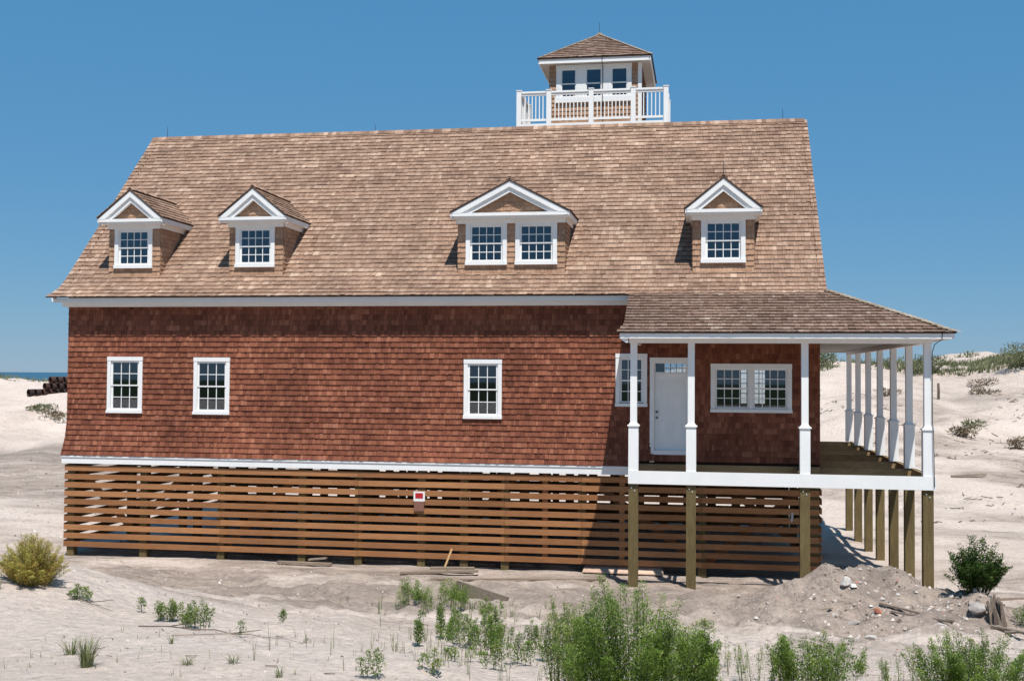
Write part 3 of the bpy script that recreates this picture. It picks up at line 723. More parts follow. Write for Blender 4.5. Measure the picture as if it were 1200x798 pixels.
# lightning rods and conductor cable
for (x, y, z, h_) in ((-20.48,5.365,12.8,.36),(-13.34,5.365,12.8,.25),(-.55,5.365,12.8,.34),(-6.35,7.81,16.36,.42)):
    t = MB(); t.tube([(x,y,z),(x,y,z+h_*.5),(x,y,z+h_)], .011, .006, 6); t.build('lightning_rod', MAT['metal'], house)
for cx, pk in ((-2.4,10.2),):
    t = MB(); t.tube([(cx,.03,pk),(cx,.03,pk+.2),(cx,.03,pk+.38)], .012, .006, 6); t.build('lightning_rod', MAT['metal'], house)
t = MB(); t.tube([(-6.10,E0y+.02,15.15),(-6.10,E0y+.02,14.95),(-6.10,TY0-.07,14.9),(-6.10,TY0-.09,13.9),(-6.10,TY0-.1,13.7),(-6.1,TY0-.03,13.6),(-6.1,TY0-.03,12.9)], .011, .011, 5); t.build('conductor_cable', MAT['cable'], tower)

# ---- porch
PX0, PX1, PY0 = -4.95, 2.77, -2.80
pt = [(PY0,6.035),(PY0+.22,6.125),(PY0+.55,6.30),(-.30,7.20)]
pp, pl_, PPP = profile(pt)
def hipx(y): return .10+(-.30-y)*(PX1-.10)/(-.30-PY0)
r = MB(); r.mi = 1
def left(p): y = p.x if hasattr(p, 'x') else p; return -4.80-max(0, .17*(1-(y-PY0)/.45)) if y < PY0+.45 else -4.80
profile_sheet(r, PPP, lambda p: left(p.x), lambda p: hipx(p.x), lambda u,p: (u,p.x,p.y), -.006)
BYE = 12.79
def sidepos(u, p): return (hipx(p.x), u, p.y)
for a, b in zip(PPP, PPP[1:]):
    for mir in (0,):
        r.add([(hipx(a.x), a.x, a.y-.006),(hipx(a.x), BYE-(a.x-PY0), a.y-.006),(hipx(b.x), BYE-(b.x-PY0), b.y-.006),(hipx(b.x), b.x, b.y-.006)], [(0,1,2,3)], (0,0))
        r.add([(-4.8, BYE-(a.x-PY0), a.y-.006),(hipx(a.x), BYE-(a.x-PY0), a.y-.006),(hipx(b.x), BYE-(b.x-PY0), b.y-.006),(-4.8, BYE-(b.x-PY0), b.y-.006)], [(0,3,2,1)], (0,0))
r.mi = 0
shingles(r, lambda u,v,n: (u, pp(v,n).x, pp(v,n).y), pl_, lambda v: [(left(pp(v,0).x), hipx(pp(v,0).x))], .183, (.06,.17), .030)
def sside(u, v, n):
    p = pp(v, n); q = pp(v, 0); return (hipx(q.x)+(q.x-p.x)*1.05, u, p.y)
shingles(r, sside, pl_, lambda v: [(pp(v,0).x, BYE-(pp(v,0).x-PY0))], .183, (.1,.2), .030)
shingles(r, lambda u,v,n: (u, BYE-(pp(v,n).x-PY0), pp(v,n).y), pl_, lambda v: [(-4.8, hipx(pp(v,0).x))], .183, (.1,.2), .030)
proof = r.build('porch_roof', [MAT['proof'], MAT['dark']], house)
c = MB(); n_ = 26
for k in range(n_):
    s0, s1 = k/n_, (k+1.35)/n_
    p0, p1 = pp(pl_*s0, .022), pp(min(pl_, pl_*s1), .01)
    c.beam((hipx(p0.x)+.03, p0.x, p0.y+.012+.004), (hipx(p1.x)+.0, p1.x, p1.y+.004), .17, .022, (0,0,1))
c.build('hip_cap', MAT['cap'], proof)
t = MB()      # fascia, soffit and beam over the posts
t.box(PX0+.08, PX1-.05, PY0+.05, PY0+.085, 5.90, 6.02); t.box(PX1-.085, PX1-.05, PY0+.086, BYE-.06, 5.90, 6.02); t.box(PX0+.08, PX1-.05, BYE-.06, BYE-.03, 5.9, 6.02)
t.box(PX0+.10, PX1-.086, PY0+.086, -2.36, 5.925, 5.945); t.box(2.31, PX1-.086, -2.359, BYE-.061, 5.925, 5.945)
t.box(-4.67, 2.30, -2.355, -2.17, 5.80, 5.924); t.box(2.12, 2.305, -2.169, 12.35, 5.80, 5.924); t.box(-4.67,-4.5,-2.169,-.06,5.80,5.924)
t.prism([(PX0+.08,5.90),(PX0+.08,6.02),(-4.67,6.02),(-4.67,5.80),(-4.72,5.80),(-4.80,5.84)], lambda x,z,d: (x,d,z), PY0+.086, PY0+.12)
t.build('porch_fascia', MAT['white'], house)
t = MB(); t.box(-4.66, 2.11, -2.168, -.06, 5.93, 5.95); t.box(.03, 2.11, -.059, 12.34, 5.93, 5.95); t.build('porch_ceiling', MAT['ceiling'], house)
ps = 2.418
pposts = [(-4.56,-2.26),(-3.19,-2.26),(-.55,-2.26),(2.21,-2.26)]+[(2.21,-2.26+ps*k) for k in range(1,7)]
for i, (X, Y) in enumerate(pposts):
    t = MB(); zb = 2.742
    a = .118; t.box(X-a, X+a, Y-a, Y+a, zb, 3.80); t.box(X-a-.025, X+a+.025, Y-a-.025, Y+a+.025, 3.801, 3.835)
    t.add([(X-a,Y-a,3.836),(X+a,Y-a,3.836),(X+a,Y+a,3.836),(X-a,Y+a,3.836),(X-.08,Y-.08,3.89),(X+.08,Y-.08,3.89),(X+.08,Y+.08,3.89),(X-.08,Y+.08,3.89)],[(0,1,5,4),(1,2,6,5),(2,3,7,6),(3,0,4,7)])
    t.box(X-.08, X+.08, Y-.08, Y+.08, 3.837, 5.799)
    t.build('porch_post', MAT['white'], house)
    # piling beneath
    p = MB(); zg = H(X, Y)
    p.box(X-.115, X+.115, Y-.085, Y+.145, zg-.5, 2.44 if i > 3 else 2.435)
    po = p.build('piling', MAT['pile'], house)
    if i < 4:
        for (bx, bz) in ((-.045,2.33),(.03,2.26)):
            b_ = MB(); b_.tube([(X+bx,Y-.085,bz),(X+bx,Y-.10,bz)], .018, .014, 8); b_.build('bolt', MAT['galv'], po)
t = MB(); t.box(-4.68, 2.335, -2.40, -2.36, 2.43, 2.74); t.box(2.336, 2.375, -2.40, 12.37, 2.43, 2.755); t.box(-4.68,-4.64,-2.359,-.0,2.43,2.74)
t.build('porch_rim_board', MAT['white'], house)
t = MB(); t.box(-4.63, 2.33, -2.355, -2.30, 2.45, 2.72); t.box(2.26, 2.334, -2.299, 12.36, 2.45, 2.73); t.build('rim_beam', MAT['treated'], house)
t = MB(); t.box(-4.55, .02, -.055, -.005, 2.44, 2.735); t.build('ledger_beam', MAT['treated'], house)
for k in range(0, 7):
    Y = -2.26+ps*k
    if k == 0: continue
    t = MB(); t.box(.04, 2.255, Y-.09, Y-.045, 2.45, 2.72); t.box(.04, 2.255, Y+.045, Y+.09, 2.45, 2.72); t.build('porch_beam', MAT['treated'], house)
for X in (-3.19, -.55):
    t = MB(); t.box(X-.09, X-.045, -2.299, -.06, 2.45, 2.72); t.box(X+.045, X+.09, -2.299, -.06, 2.45, 2.72); t.build('porch_beam', MAT['treated'], house)
t = MB(); t.tube([(2.45,PY0+.03,6.02),(2.44,PY0+.04,5.88),(2.34,-2.45,5.78),(2.30,-2.37,5.6),(2.30,-2.37,3.95),(2.31,-2.42,3.8),(2.33,-2.42,2.5)], .010, .010, 5); t.build('conductor_cable', MAT['cable'], house)

# ---- slatted screens and pilings under the house
rows = [.10+.2365*k for k in range(10)]
def screen(fn, u0, u1, joints, rows, y0=-.058, y1=-.02, top=.145):
    t = MB(); js = [u0]+[j for j in joints if u0 < j < u1]+[u1]
    for z in rows:
        for a, b in zip(js, js[1:]):
            dz = ru(-.006, .006); dy = ru(0, .006)
            z2 = ru(-.006, .006)
            P = [(a+.003, z+dz), (b-.003, z+z2), (b-.003, z+top+z2), (a+.003, z+top+dz)]
            t.prism(P, fn, y0-dy, y1)
    return t
FX = (-16.05,-12.11,-8.08,-6.04,-2.93)
s = screen(lambda x,z,d: (x,d,z), HX0-.03, HX1, FX, rows); sc = s.build('slat_screen', MAT['slat'], house); sc['label'] = 'front slatted screen of reddish brown boards'
s = screen(lambda x,z,d: (x,HY1-d,z), HX0, HX1, FX, [q-.2365 for q in rows[:1]]+rows, top=.175)
X = HX0+.5
while X < -.3:
    s.box(X, X+.30, HY1-.012, HY1+.018, -.3, 2.44); X += .83
s.build('slat_screen', MAT['slat'], house)
s = screen(lambda y,z,d: (HX0+d,y,z), 0, HY1, (3.5,7), [q+.03 for q in rows]); s.build('slat_screen', MAT['slat'], house)
s = screen(lambda y,z,d: (HX1-d,y,z), -.02, HY1, (3.5,7), [q+.02 for q in rows]); s.build('slat_screen', MAT['slat'], house)
PXS = [-20.55,-18.35,-16.05,-13.71,-12.11,-10.36,-9.19,-8.08,-6.04,-2.93,-.11]
for X in PXS:
    for j, Y in enumerate((.10, 3.5, 7.1, 10.6)):
        if j in (1, 2) and X in (-12.11,-9.19,-6.04): continue
        p = MB(); p.box(X-.105, X+.105, Y-.11, Y+.11, -.9 if not (X == -6.04 and j == 0) else .1, 2.44 if j in (0,3) else 2.49); p.build('piling', MAT['pile'], house)
for X in (-7.01,-4.99):
    p = MB(); p.box(X-.07, X+.07, -.018, .02, .1, 2.44); p.build('batten', MAT['slat'], house)
t = MB()
for (xa, xb, y, d_) in ((-20.5,-18.4,3.63,1),(-18.3,-16.1,3.63,-1),(-16.0,-13.8,.24,1),(-13.7,-10.4,3.63,-1),(-20.5,-18.4,.24,-1),(-5.9,-3.0,.24,-1),(-2.8,-.2,.24,1),(-2.8,-.2,3.63,-1),(-10.2,-8.1,3.63,1)):
    za, zb = (.2, 2.3) if d_ > 0 else (2.3, .2)
    t = MB(); t.beam((xa,y,za),(xb,y,zb), .045, .19, (0,0,1)); t.build('cross_brace', MAT['slat'], house)

# ------------------------------------------------------------------ small things on and by the house
HS = empty('warning_sign', (-10.40,-.06,1.6), 'small red and white sign fixed to the slatted screen', 'sign')
t = MB(); t.box(-10.56,-10.25,-.085,-.066,1.62,1.88); t.build('board', MAT['white'], HS)
t = MB(); t.box(-10.51,-10.30,-.092,-.0855,1.70,1.84); t.build('red_panel', MAT['red'], HS)
t = MB(); t.box(-10.54,-10.27,-.10,-.066,1.36,1.618); t.build('box', mat_paint('brown_box', (.23,.11,.08)), HS)
t = MB(); t.prism([(-.72,1.34),(-.66,1.34),(-.64,1.58),(-.70,1.58)], lambda x,z,d: (x,d,z), -.075, -.066)
tag(t.build('paper_tag', MAT['soffit']), 'small pale strip of wood tacked to the slats near the right corner', 'tag')

def plank(name, a, b, w, h, mat, label, cat='plank', up=(0,0,1), group=None):
    t = MB(); n = 5; a = Vector(a); b = Vector(b)
    for k in range(1): t.beam(a, b, w, h, up, w2=w*.96)
    return tag(t.build(name, mat), label, cat, group)
def G(x, y, dz=0): return (x, y, H(x, y)+dz)
plank('plank', G(-10.6,-1.25,.05), G(-8.6,-.95,.12), .16, .05, MAT['drift'], 'grey plank lying on the sand below the red sign')
plank('plank', G(-9.9,-.8,.09), G(-8.75,-.75,.15), .14, .06, MAT['drift'], 'short thick board end lying beside the leaning stake')
plank('stake', G(-9.62,-.55,.0), (-9.42,-.42,.44), .05, .045, MAT['fresh'], 'short fresh wooden stake leaning up out of the sand', 'stake', (0,1,0))
plank('plank', G(-9.6,-2.0,.03), G(-5.3,-1.5,.05), .12, .04, MAT['drift'], 'long thin plank half sunk in the sand in front of the screen')
plank('plank', G(-14.2,-.5,.07), G(-12.7,-.45,.06), .14, .06, MAT['drift'], 'short board under the slatted screen left of the middle')
plank('plank', (-13.4,-.28,.0), (-12.9,-.3,.06), .12, .04, MAT['drift'], 'stub of grey board beside a piling under the screen')
# half buried board standing on edge
t = MB(); p0 = G(-8.35,-4.95,.17); p1 = G(-7.15,-5.15,-.02)
t.beam(p0, p1, .06, .44, (0,.06,1)); tag(t.build('buried_board', MAT['olddrift']), 'dark weathered board half buried on edge among the weeds', 'board')
t = MB(); t.prism([(-6.0,-.10),(-3.9,-.10),(-4.05,.55),(-5.9,.55)], lambda x,y,d: (x, y-.1, -.10+d+.38*(y+.1)), 0, .03)
tag(t.build('plywood_sheet', mat_wood('plywood', [(0,(.46,.32,.24)),(1,(.52,.37,.28))], (1.5,6,6), 3)), 'tan plywood sheet lying under the screen at the porch corner', 'plywood')

def rock(name, x, y, r, sq, mat, label, cat, rz=0, dz=0, seed=0, tt=.5, group=None):
    import bmesh
    bm = bmesh.new(); bmesh.ops.create_icosphere(bm, subdivisions=3, radius=1)
    me = bpy.data.meshes.new(name); R0 = random.Random(seed)
    cuts = [Vector((R0.uniform(-1,1),R0.uniform(-1,1),R0.uniform(-1,1))).normalized() for _ in range(9)]
    for v in bm.verts:
        for c in cuts:
            dd = v.co.dot(c)
            if dd > .62: v.co -= c*(dd-.62)*.97
        v.co.x *= r*sq[0]; v.co.y *= r*sq[1]; v.co.z *= r*sq[2]
    bm.to_mesh(me); bm.free(); me.materials.append(mat)
    at = me.attributes.new('tint', 'FLOAT_COLOR', 'POINT'); at.data.foreach_set('color', np.tile(np.array([tt,tt,0,1], np.float32), len(me.vertices)))
    o = bpy.data.objects.new(name, me); COL.objects.link(o); o.location = G(x, y, dz); o.rotation_euler = (R0.uniform(-.3,.3), R0.uniform(-.3,.3), rz)
    return tag(o, label, cat, group)
rock('rock', -1.2,-8.2,.20,(1,.8,.55), MAT['stone'], 'rounded grey rock at the left foot of the rubble mound', 'rock', 0, .06, 3, .6)
rock('rock', .12,-8.3,.13,(1.1,.8,.5), MAT['stone'], 'pale rock low on the front of the mound', 'rock', .5, .04, 4, .9)
rock('rock', -.05,-7.1,.13,(1.1,.8,.5), MAT['stone'], 'small bluish rock in the middle of the mound', 'rock', .3, .04, 5, .3)
rock('rock', -.05,-5.95,.15,(1.3,.8,.6), MAT['stone'], 'white chunk of rubble near the top of the mound', 'rock', .9, .06, 6, 1.0)
rock('rock', 2.25,-6.8,.2,(1,.8,.7), MAT['stone'], 'grey rock leaning against the broken stump', 'rock', .2, .12, 7, .2)
rock('rock', 2.5,-7.3,.12,(1,.8,.6), MAT['stone'], 'pale stone in front of the broken stump', 'rock', .2, .05, 8, .9)
rock('rock', 1.35,-8.1,.11,(1.3,.9,.5), MAT['stone'], 'flat stone at the right foot of the mound', 'rock', .2, .05, 9, .7)
rock('brick_chunk', .48,-6.55,.10,(1.2,.8,.7), mat_stone('red_brick', [(0,(.33,.12,.07)),(1,(.38,.14,.09))]), 'orange red brick chunk on the face of the mound', 'brick', .2, .04, 12, .9)
rock('brick_chunk', 1.55,-3.2,.12,(1.3,.8,.7), mat_stone('red_brick_b', [(0,(.33,.12,.07)),(1,(.38,.14,.09))]), 'red brick chunk between the porch pilings', 'brick', .2, .04, 13, .9)
plank('wood_scrap', G(-.68,-6.6,.03), G(-.38,-6.4,.06), .06, .03, MAT['twig'], 'dark splintered wood scrap on the left of the mound', 'wood scrap')
plank('stick', G(.55,-6.3,.06), G(1.75,-7.2,.06), .07, .04, MAT['twig'], 'long grey stick lying down the right of the mound', 'stick')
plank('stick', G(.7,-6.7,.05), G(1.65,-7.35,.08), .045, .035, MAT['twig'], 'thinner stick just below the long one on the mound', 'stick')
plank('plank', G(1.9,-4.4,.04), G(3.6,-3.2,.06), .16, .05, MAT['drift'], 'board lying in the sand behind the round green shrub')
plank('plank', G(3.3,-2.6,.04), G(5.2,-2.2,.10), .10, .06, MAT['drift'], 'low board at the right edge behind the shrub')
plank('plank', G(.9,-.2,.05), G(1.9,-2.0,.05), .2, .05, MAT['drift'], 'board lying in the shade under the side porch')
# splintered stump and debris at the right
t = MB()
for k in range(9):
    a = k/9*6.28; x, y = 2.62+.11*math.cos(a), -6.95+.11*math.sin(a)
    t.beam(G(x, y, -.1), (x+ru(-.12,-.02), y+ru(-.03,.03), H(x,y)+ru(.28,.5)), .11, .09, (0,1,0), w2=.04)
tag(t.build('broken_stump', MAT['twig']), 'splintered brown stump sticking up right of the mound', 'stump')
for (a, b, lb) in (((2.2,-8.2),(2.9,-9.0),'bent grey driftwood stick below the stump'),((2.35,-8.5),(2.75,-8.6),'short thick driftwood chunk below the stump'),((2.5,-7.9),(3.2,-7.9),'driftwood stick near the right edge of the picture')):
    t = MB(); pa, pb = G(*a,.05), G(*b,.05); m_ = G((a[0]+b[0])/2+.06, (a[1]+b[1])/2, .14)
    t.tube([pa, m_, pb], .04, .02, 6); tag(t.build('driftwood', MAT['twig']), lb, 'driftwood')
for (pts, lb) in (([(-10.2,-15.9),(-9.8,-15.82),(-9.4,-15.98),(-9.1,-15.95),(-8.8,-16.12),(-8.5,-16.3),(-8.3,-16.35),(-7.9,-16.75),(-7.6,-16.85)],'long thin fallen twig running down the left dune'),
                  ([(-12.0,-14.6),(-11.5,-14.9),(-11.1,-14.9)],'forked dark twig on the crest of the left dune'),
                  ([(-9.3,-16.8),(-8.6,-16.6),(-8.2,-17.1)],'short twig on the sand below the long twig')):
    t = MB(); t.tube([G(x,y,.012+.02*(i%2)) for i,(x,y) in enumerate(pts)], .009, .003, 5); t.tube([G(pts[1][0],pts[1][1],.03), G(pts[1][0]+.25,pts[1][1]+.3,.10)], .009, .004, 5)
    tag(t.build('twig', MAT['twig']), lb, 'twig')

# litter: pebbles, shell hash and bits of wood nobody could count
t = MB()
def peb(x, y, r, k=None):
    z = H(x, y); a = ru(0, 6.28); ca, sa = math.cos(a)*r, math.sin(a)*r
    q = ru(.5,1.2); h = r*ru(.3,.9)
    vs = [(x+ca,y+sa,z-.01),(x-sa*q,y+ca*q,z-.01),(x-ca,y-sa,z-.01),(x+sa*q,y-ca*q,z-.01),(x+ca*.4-sa*.3,y+sa*.4+ca*.3,z+h),(x-ca*.4+sa*.3*q,y-sa*.5,z+h*.8)]
    t.add(vs, [(0,1,4),(1,5,4),(1,2,5),(2,3,5),(3,4,5),(3,0,4)])
for _ in range(1000): peb(random.gauss(.5,1.35), random.gauss(-6.3,1.2), abs(random.gauss(.012,.022))+.007)
for _ in range(300): peb(ru(1.6,3.6), ru(-9.5,-5), abs(random.gauss(.015,.03))+.01)
for _ in range(3600): peb(ru(-20,4), -.5-12.5*rnd(), abs(random.gauss(.008,.014))+.005)
for _ in range(1500): peb(ru(-11,1), ru(-20,-12), abs(random.gauss(.004,.008))+.003)
for _ in range(2200): peb(ru(-44,-20), ru(2,34), abs(random.gauss(.015,.03))+.01)
tag(t.build('pebble_litter', MAT['litter']), 'pebbles, shell bits and wood chips scattered over the sand', 'pebbles', kind='stuff')
t = MB()
for _ in range(230):
    x, y = (ru(-18,3.5), ru(-13,-1.5)) if rnd() < .6 else (ru(-11,1), ru(-19,-13)); a = ru(0,6.28); l = abs(random.gauss(.03,.07))+.02
    t.beam(G(x,y,.008), G(x+l*math.cos(a),y+l*math.sin(a),ru(.01,.03)), ru(.004,.012), .008)
for _ in range(260):
    x, y = ru(3,24), ru(12,54); 
    if fbm(x/3.5, y/5, 88, 3) < .05: continue
    for _k in range(random.randint(1,6)):
        a = random.gauss(0,.9); l = abs(random.gauss(.12,.16))+.05; xx, yy = x+random.gauss(0,.35), y+random.gauss(0,.25)
        t.beam(G(xx,yy,.02), G(xx+l*math.cos(a),yy+l*math.sin(a),ru(.01,.09)), ru(.015,.05), .03)
tag(t.build('stick_litter', MAT['twig']), 'bits of twig and dry wood scattered over the sand', 'sticks', kind='stuff')

# ------------------------------------------------------------------ dredge pipes stacked on the far sand
PR = .28; px0, py0 = -54.3, 51.0
k = 0
names = {0:'bottom row', 1:'second row', 2:'top row'}
order = ['first','second','third','fourth','fifth','sixth','seventh']
for row, n in ((0,7),(1,5),(2,4)):
    for i in range(n):
        off = (i + (.5*row) + (1.8 if row else 0) + (.3 if row == 2 else 0))*PR*2.06
        x = px0+off*.93; y = py0+off*.32*.4; z = H(px0+1, py0)-.06+PR+row*PR*1.75
        d = Vector((.55,1,0)).normalized(); Lp = 7.5
        t = MB(); n_ = 14; pr = d.cross(Vector((0,0,1)))
        vs = []; 
        for (s, r_) in ((0,PR),(Lp,PR),(Lp,PR*.86),(0,PR*.86)):
            for q in range(n_):
                a = 2*math.pi*q/n_; p = Vector((x,y,z))+d*s+pr*(r_*math.cos(a))+Vector((0,0,r_*math.sin(a))); vs.append(p)
        fs = []
        for ring in range(4):
            for q in range(n_): fs.append((ring*n_+q, ring*n_+(q+1)%n_, ((ring+1)%4)*n_+(q+1)%n_, ((ring+1)%4)*n_+q))
        t.add(vs, fs)
        e = empty('steel_pipe', (x,y,z-PR), 'rusty black steel pipe, %s from the left in the %s of the far stack' % (order[i], names[row]), 'pipe', 'pipes stacked on the far sand')
        t.build('barrel', MAT['pipe'], e)
        t = MB(); v2 = [Vector((x,y,z))+d*.25+pr*(PR*.87*math.cos(2*math.pi*q/n_))+Vector((0,0,PR*.87*math.sin(2*math.pi*q/n_))) for q in range(n_)]
        t.add(v2+[v+d*.05 for v in v2], [tuple(range(n_)), tuple(range(2*n_-1,n_-1,-1))]+[(q,n_+q,n_+(q+1)%n_,(q+1)%n_) for q in range(n_)]); t.build('bore_disc', MAT['pipein'], e)  # black disc set inside the open mouth, standing in for the bore

# ------------------------------------------------------------------ plants
def leafq(t, p, d, nrm, l, w, tt):
    s = d.cross(nrm); s = s.normalized() if s.length > 1e-4 else Vector((1,0,0)); m = p+d*(l*.45)
    t.add([p, m+s*w*.5, p+d*l+nrm*(-l*.12), m-s*w*.5], [(0,1,2,3)], tt)
def plume(F, S, b, tip, rad, n, ll, lw, bare, shade, bend=.1):
    """one leafy upright shoot: a stem with side sprigs and small leaves all round it"""
    hh = (tip-b).length
    c = b.lerp(tip, .5); c.z += hh*bend; c.x += ru(-.05,.05)*hh; c.y += ru(-.05,.05)*hh
    q = lambda u: b*(1-u)**2+c*(2*u*(1-u))+tip*u*u
    S.tube([q(0), q(.35), q(.7), q(1)], .003+.004*hh, .0012, 3, (rnd()*.5, 0))
    for k in range(n):
        u = bare+(1-bare)*rnd()**.85; p = q(u); az = ru(0,6.283); R1 = rad*(1.05-u)**.6*min(1, (u-bare)*5+.35)
        rr = R1*rnd()**.6; o = Vector((math.cos(az), math.sin(az), 0))
        p = p+o*rr+Vector((0,0,rr*.7))
        dd = (o*ru(.3,1.1)+Vector((ru(-.4,.4),ru(-.4,.4),ru(.1,1.2)))).normalized()
        nr = Vector((ru(-.6,.6),ru(-.6,.6),1)).normalized(); sc = ru(.55,1.2)*(1-.3*u)
        leafq(F, p, dd, nr, ll*sc, lw*sc, (min(1,max(0,ru(.05,.75)+.2*(u-.5)+shade)), 0))
def plant(name, label, cat, x, y, stems, h, spread, ll, lw, nl, mat, bare=.08, group=None, ell=1.0, topshort=.45, smat='stem', hvar=.3, base=.75, rad=.07, bend=.08, lean=.05):
    z0 = H(x, y); e = empty(name, (x,y,z0), label, cat, group); F = MB(); S = MB()
    for s in range(stems):
        a = ru(0, 6.283); rr = math.sqrt(rnd()) if stems > 2 else ru(0,.5); dx, dy = math.cos(a)*rr, math.sin(a)*rr*ell
        hh = h*(1-topshort*rr*rr)*ru(1-hvar, 1.0)
        bx, by = x+dx*spread*base, y+dy*spread*base; b = Vector((bx, by, H(bx, by)-.01))
        tip = Vector((x+dx*spread, y+dy*spread, max(z0, b.z)+hh)); tip.x += ru(-lean,lean)*h*2; tip.y += ru(-lean,lean)*h*2
        plume(F, S, b, tip, rad, nl, ll, lw, bare, ru(-.22,.22), bend)
    F.build('foliage', mat, e); S.build('stems', MAT[smat], e); return e
def grass(name, label, cat, x, y, n, h, spread, mat, group=None, w=.006, kind=None, lean=.6, mb=None):
    t = mb or MB()
    for _ in range(n):
        a = ru(0,6.283); r0 = spread*.18*math.sqrt(rnd()); bx, by = x+r0*math.cos(a), y+r0*math.sin(a); z = H(bx,by)-.01
        hh = h*ru(.45,1); a2 = a+ru(-.7,.7); o = spread*ru(.2,1)*lean
        P = [Vector((bx+o*math.cos(a2)*u*u, by+o*math.sin(a2)*u*u, z+hh*(u-.28*u*u*u*lean))) for u in (0,.4,.75,1)]
        s = Vector((-math.sin(a2+ru(-1,1)), math.cos(a2), 0)).normalized()*w; vs = []
        for i, p in enumerate(P): k = (1,.85,.55,.1)[i]; vs += [p-s*k, p+s*k]
        t.add(vs, [(0,1,3,2),(2,3,5,4),(4,5,7,6)])
    if mb is None: return tag(t.build(name, mat), label, cat, group, kind)

# big feathery shrubs in the foreground
FG = 'green bushes in the foreground'
plant('leafy_bush', 'largest feathery bright green bush, in front of the porch corner', 'bush', -3.60,-19.3, 76, 1.24, .70, .036, .013, 560, MAT['green'], ell=.85, topshort=.5, group=FG, rad=.16, hvar=.30, base=.55)
plant('leafy_bush', 'yellow tipped bush joined to the left side of the largest bush', 'bush', -4.22,-18.6, 26, 1.10, .32, .034, .012, 460, MAT['ygreen'], group=FG, rad=.10)
plant('leafy_bush', 'green bush touching the right side of the largest bush', 'bush', -3.02,-18.7, 24, .86, .30, .038, .014, 520, MAT['green'], group=FG, rad=.15, base=.55)
plant('leafy_bush', 'low green bush in front of the mound at the bottom edge', 'bush', -1.72,-17.2, 54, .68, .54, .038, .014, 260, MAT['green'], ell=.8, topshort=.25, group=FG, rad=.09)
plant('leafy_bush', 'green bush in the bottom right corner', 'bush', .10,-16.2, 84, .72, .80, .038, .014, 280, MAT['green'], ell=.7, topshort=.4, group=FG, rad=.10, hvar=.45)
plant('leafy_weed', 'loose pale weed between the largest bush and the low bush', 'weed', -2.3,-16.3, 12, .55, .36, .036, .012, 90, MAT['ygreen'], rad=.05)
plant('leafy_weed', 'thin pale weed at the bottom edge between two low bushes', 'weed', -.75,-16.7, 11, .50, .34, .036, .012, 90, MAT['ygreen'], rad=.05)
plant('leafy_weed', 'pale weed standing behind the low bush in front of the mound', 'weed', -2.6,-14.8, 9, .45, .40, .034, .012, 80, MAT['ygreen'], rad=.05)
plant('yellow_bush', 'round yellow and tan bush on the crest of the left dune', 'bush', -12.72,-14.35, 170, .76, .52, .032, .011, 230, MAT['yellow'], bare=.02, topshort=.75, base=.5, rad=.08, bend=.2, hvar=.2)
plant('round_shrub', 'dark green round shrub at the right of the rubble mound', 'shrub', 2.42,-6.1, 110, 1.28, .56, .060, .036, 130, MAT['dgreen'], bare=.16, topshort=.55, hvar=.5, base=.35, rad=.15, bend=.15)
plant('leafy_weed', 'green weed cut by the right edge beside the stump', 'weed', 3.2,-6.9, 22, .42, .35, .045, .014, 110, MAT['green'], rad=.06)
small = [
 (-11.72,-14.7,7,.26,.16,'little green weed beside the yellow bush'),
 (-10.35,-14.8,11,.40,.20,'left of two bushy green weeds on the left dune edge'),
 (-9.6,-15.45,13,.42,.26,'right of two bushy green weeds on the left dune edge'),
 (-10.85,-14.6,2,.22,.06,'tiny sprout left of the two bushy weeds'),
 (-8.5,-16.6,1,.26,.05,'lone thin sprout on the sand right of the two bushy weeds'),
 (-6.47,-15.7,4,.58,.12,'tall narrow weed at the left of the weed patch'),
 (-6.75,-13.1,7,.66,.22,'yellowish weed behind the left part of the weed patch'),
 (-5.95,-15.3,7,.62,.22,'dense upright weed in the middle of the patch'),
 (-5.48,-15.9,8,.66,.22,'tallest leafy weed right of the middle of the patch'),
 (-5.35,-13.6,4,.6,.2,'weed right of the middle of the patch near its back'),
 (-5.05,-12.2,8,.66,.18,'dense dark weed at the back right of the patch'),
 (-4.75,-15.9,3,.42,.16,'small weed just left of the largest bush'),
 (-6.2,-18.75,4,.34,.15,'green weed at the bottom edge left of the patch'),
 (-5.75,-18.3,3,.30,.14,'small sprig at the bottom edge under the patch'),
 (-7.75,-8.4,12,.62,.55,'green weed growing in front of the half buried board'),
 (-8.75,-7.2,9,.62,.36,'green weed left of the half buried board'),
 (-6.7,-9.5,5,.5,.3,'green weed right of the half buried board'),
 (-6.1,-12.0,4,.5,.2,'thin weed behind the middle of the patch'),
 (-9.1,-13.6,2,.32,.10,'sprout on the churned sand below the front screen'),
 (-2.9,-8.7,2,.24,.12,'tiny weed left of the rubble mound'),
 (-4.45,-14.2,7,.62,.24,'weed rising behind the left side of the largest bush'),
 (-5.2,-17.4,4,.36,.16,'low sprig at the front of the patch near the bottom edge'),
 (-5.6,-16.9,5,.22,.26,'low spreading weed at the foot of the tallest patch weed'),
 (-6.35,-14.4,5,.5,.2,'slim weed behind the tall narrow weed at the left of the patch'),
 (-5.75,-13.9,6,.52,.22,'leafy weed at the centre of the patch behind the dense upright weed'),
 (-4.95,-16.6,5,.45,.2,'weed between the tallest patch weed and the largest bush'),
 (-4.75,-12.8,5,.55,.2,'weed at the back of the patch close to the largest bush'),
 (-7.0,-11.0,5,.5,.25,'pale weed on the sand between the patch and the buried board'),
 (-1.0,-15.2,5,.35,.25,'small pale weed right of the low bush'),
 (-3.0,-13.6,6,.4,.35,'faint weed on the sand behind the right side of the largest bush'),
]
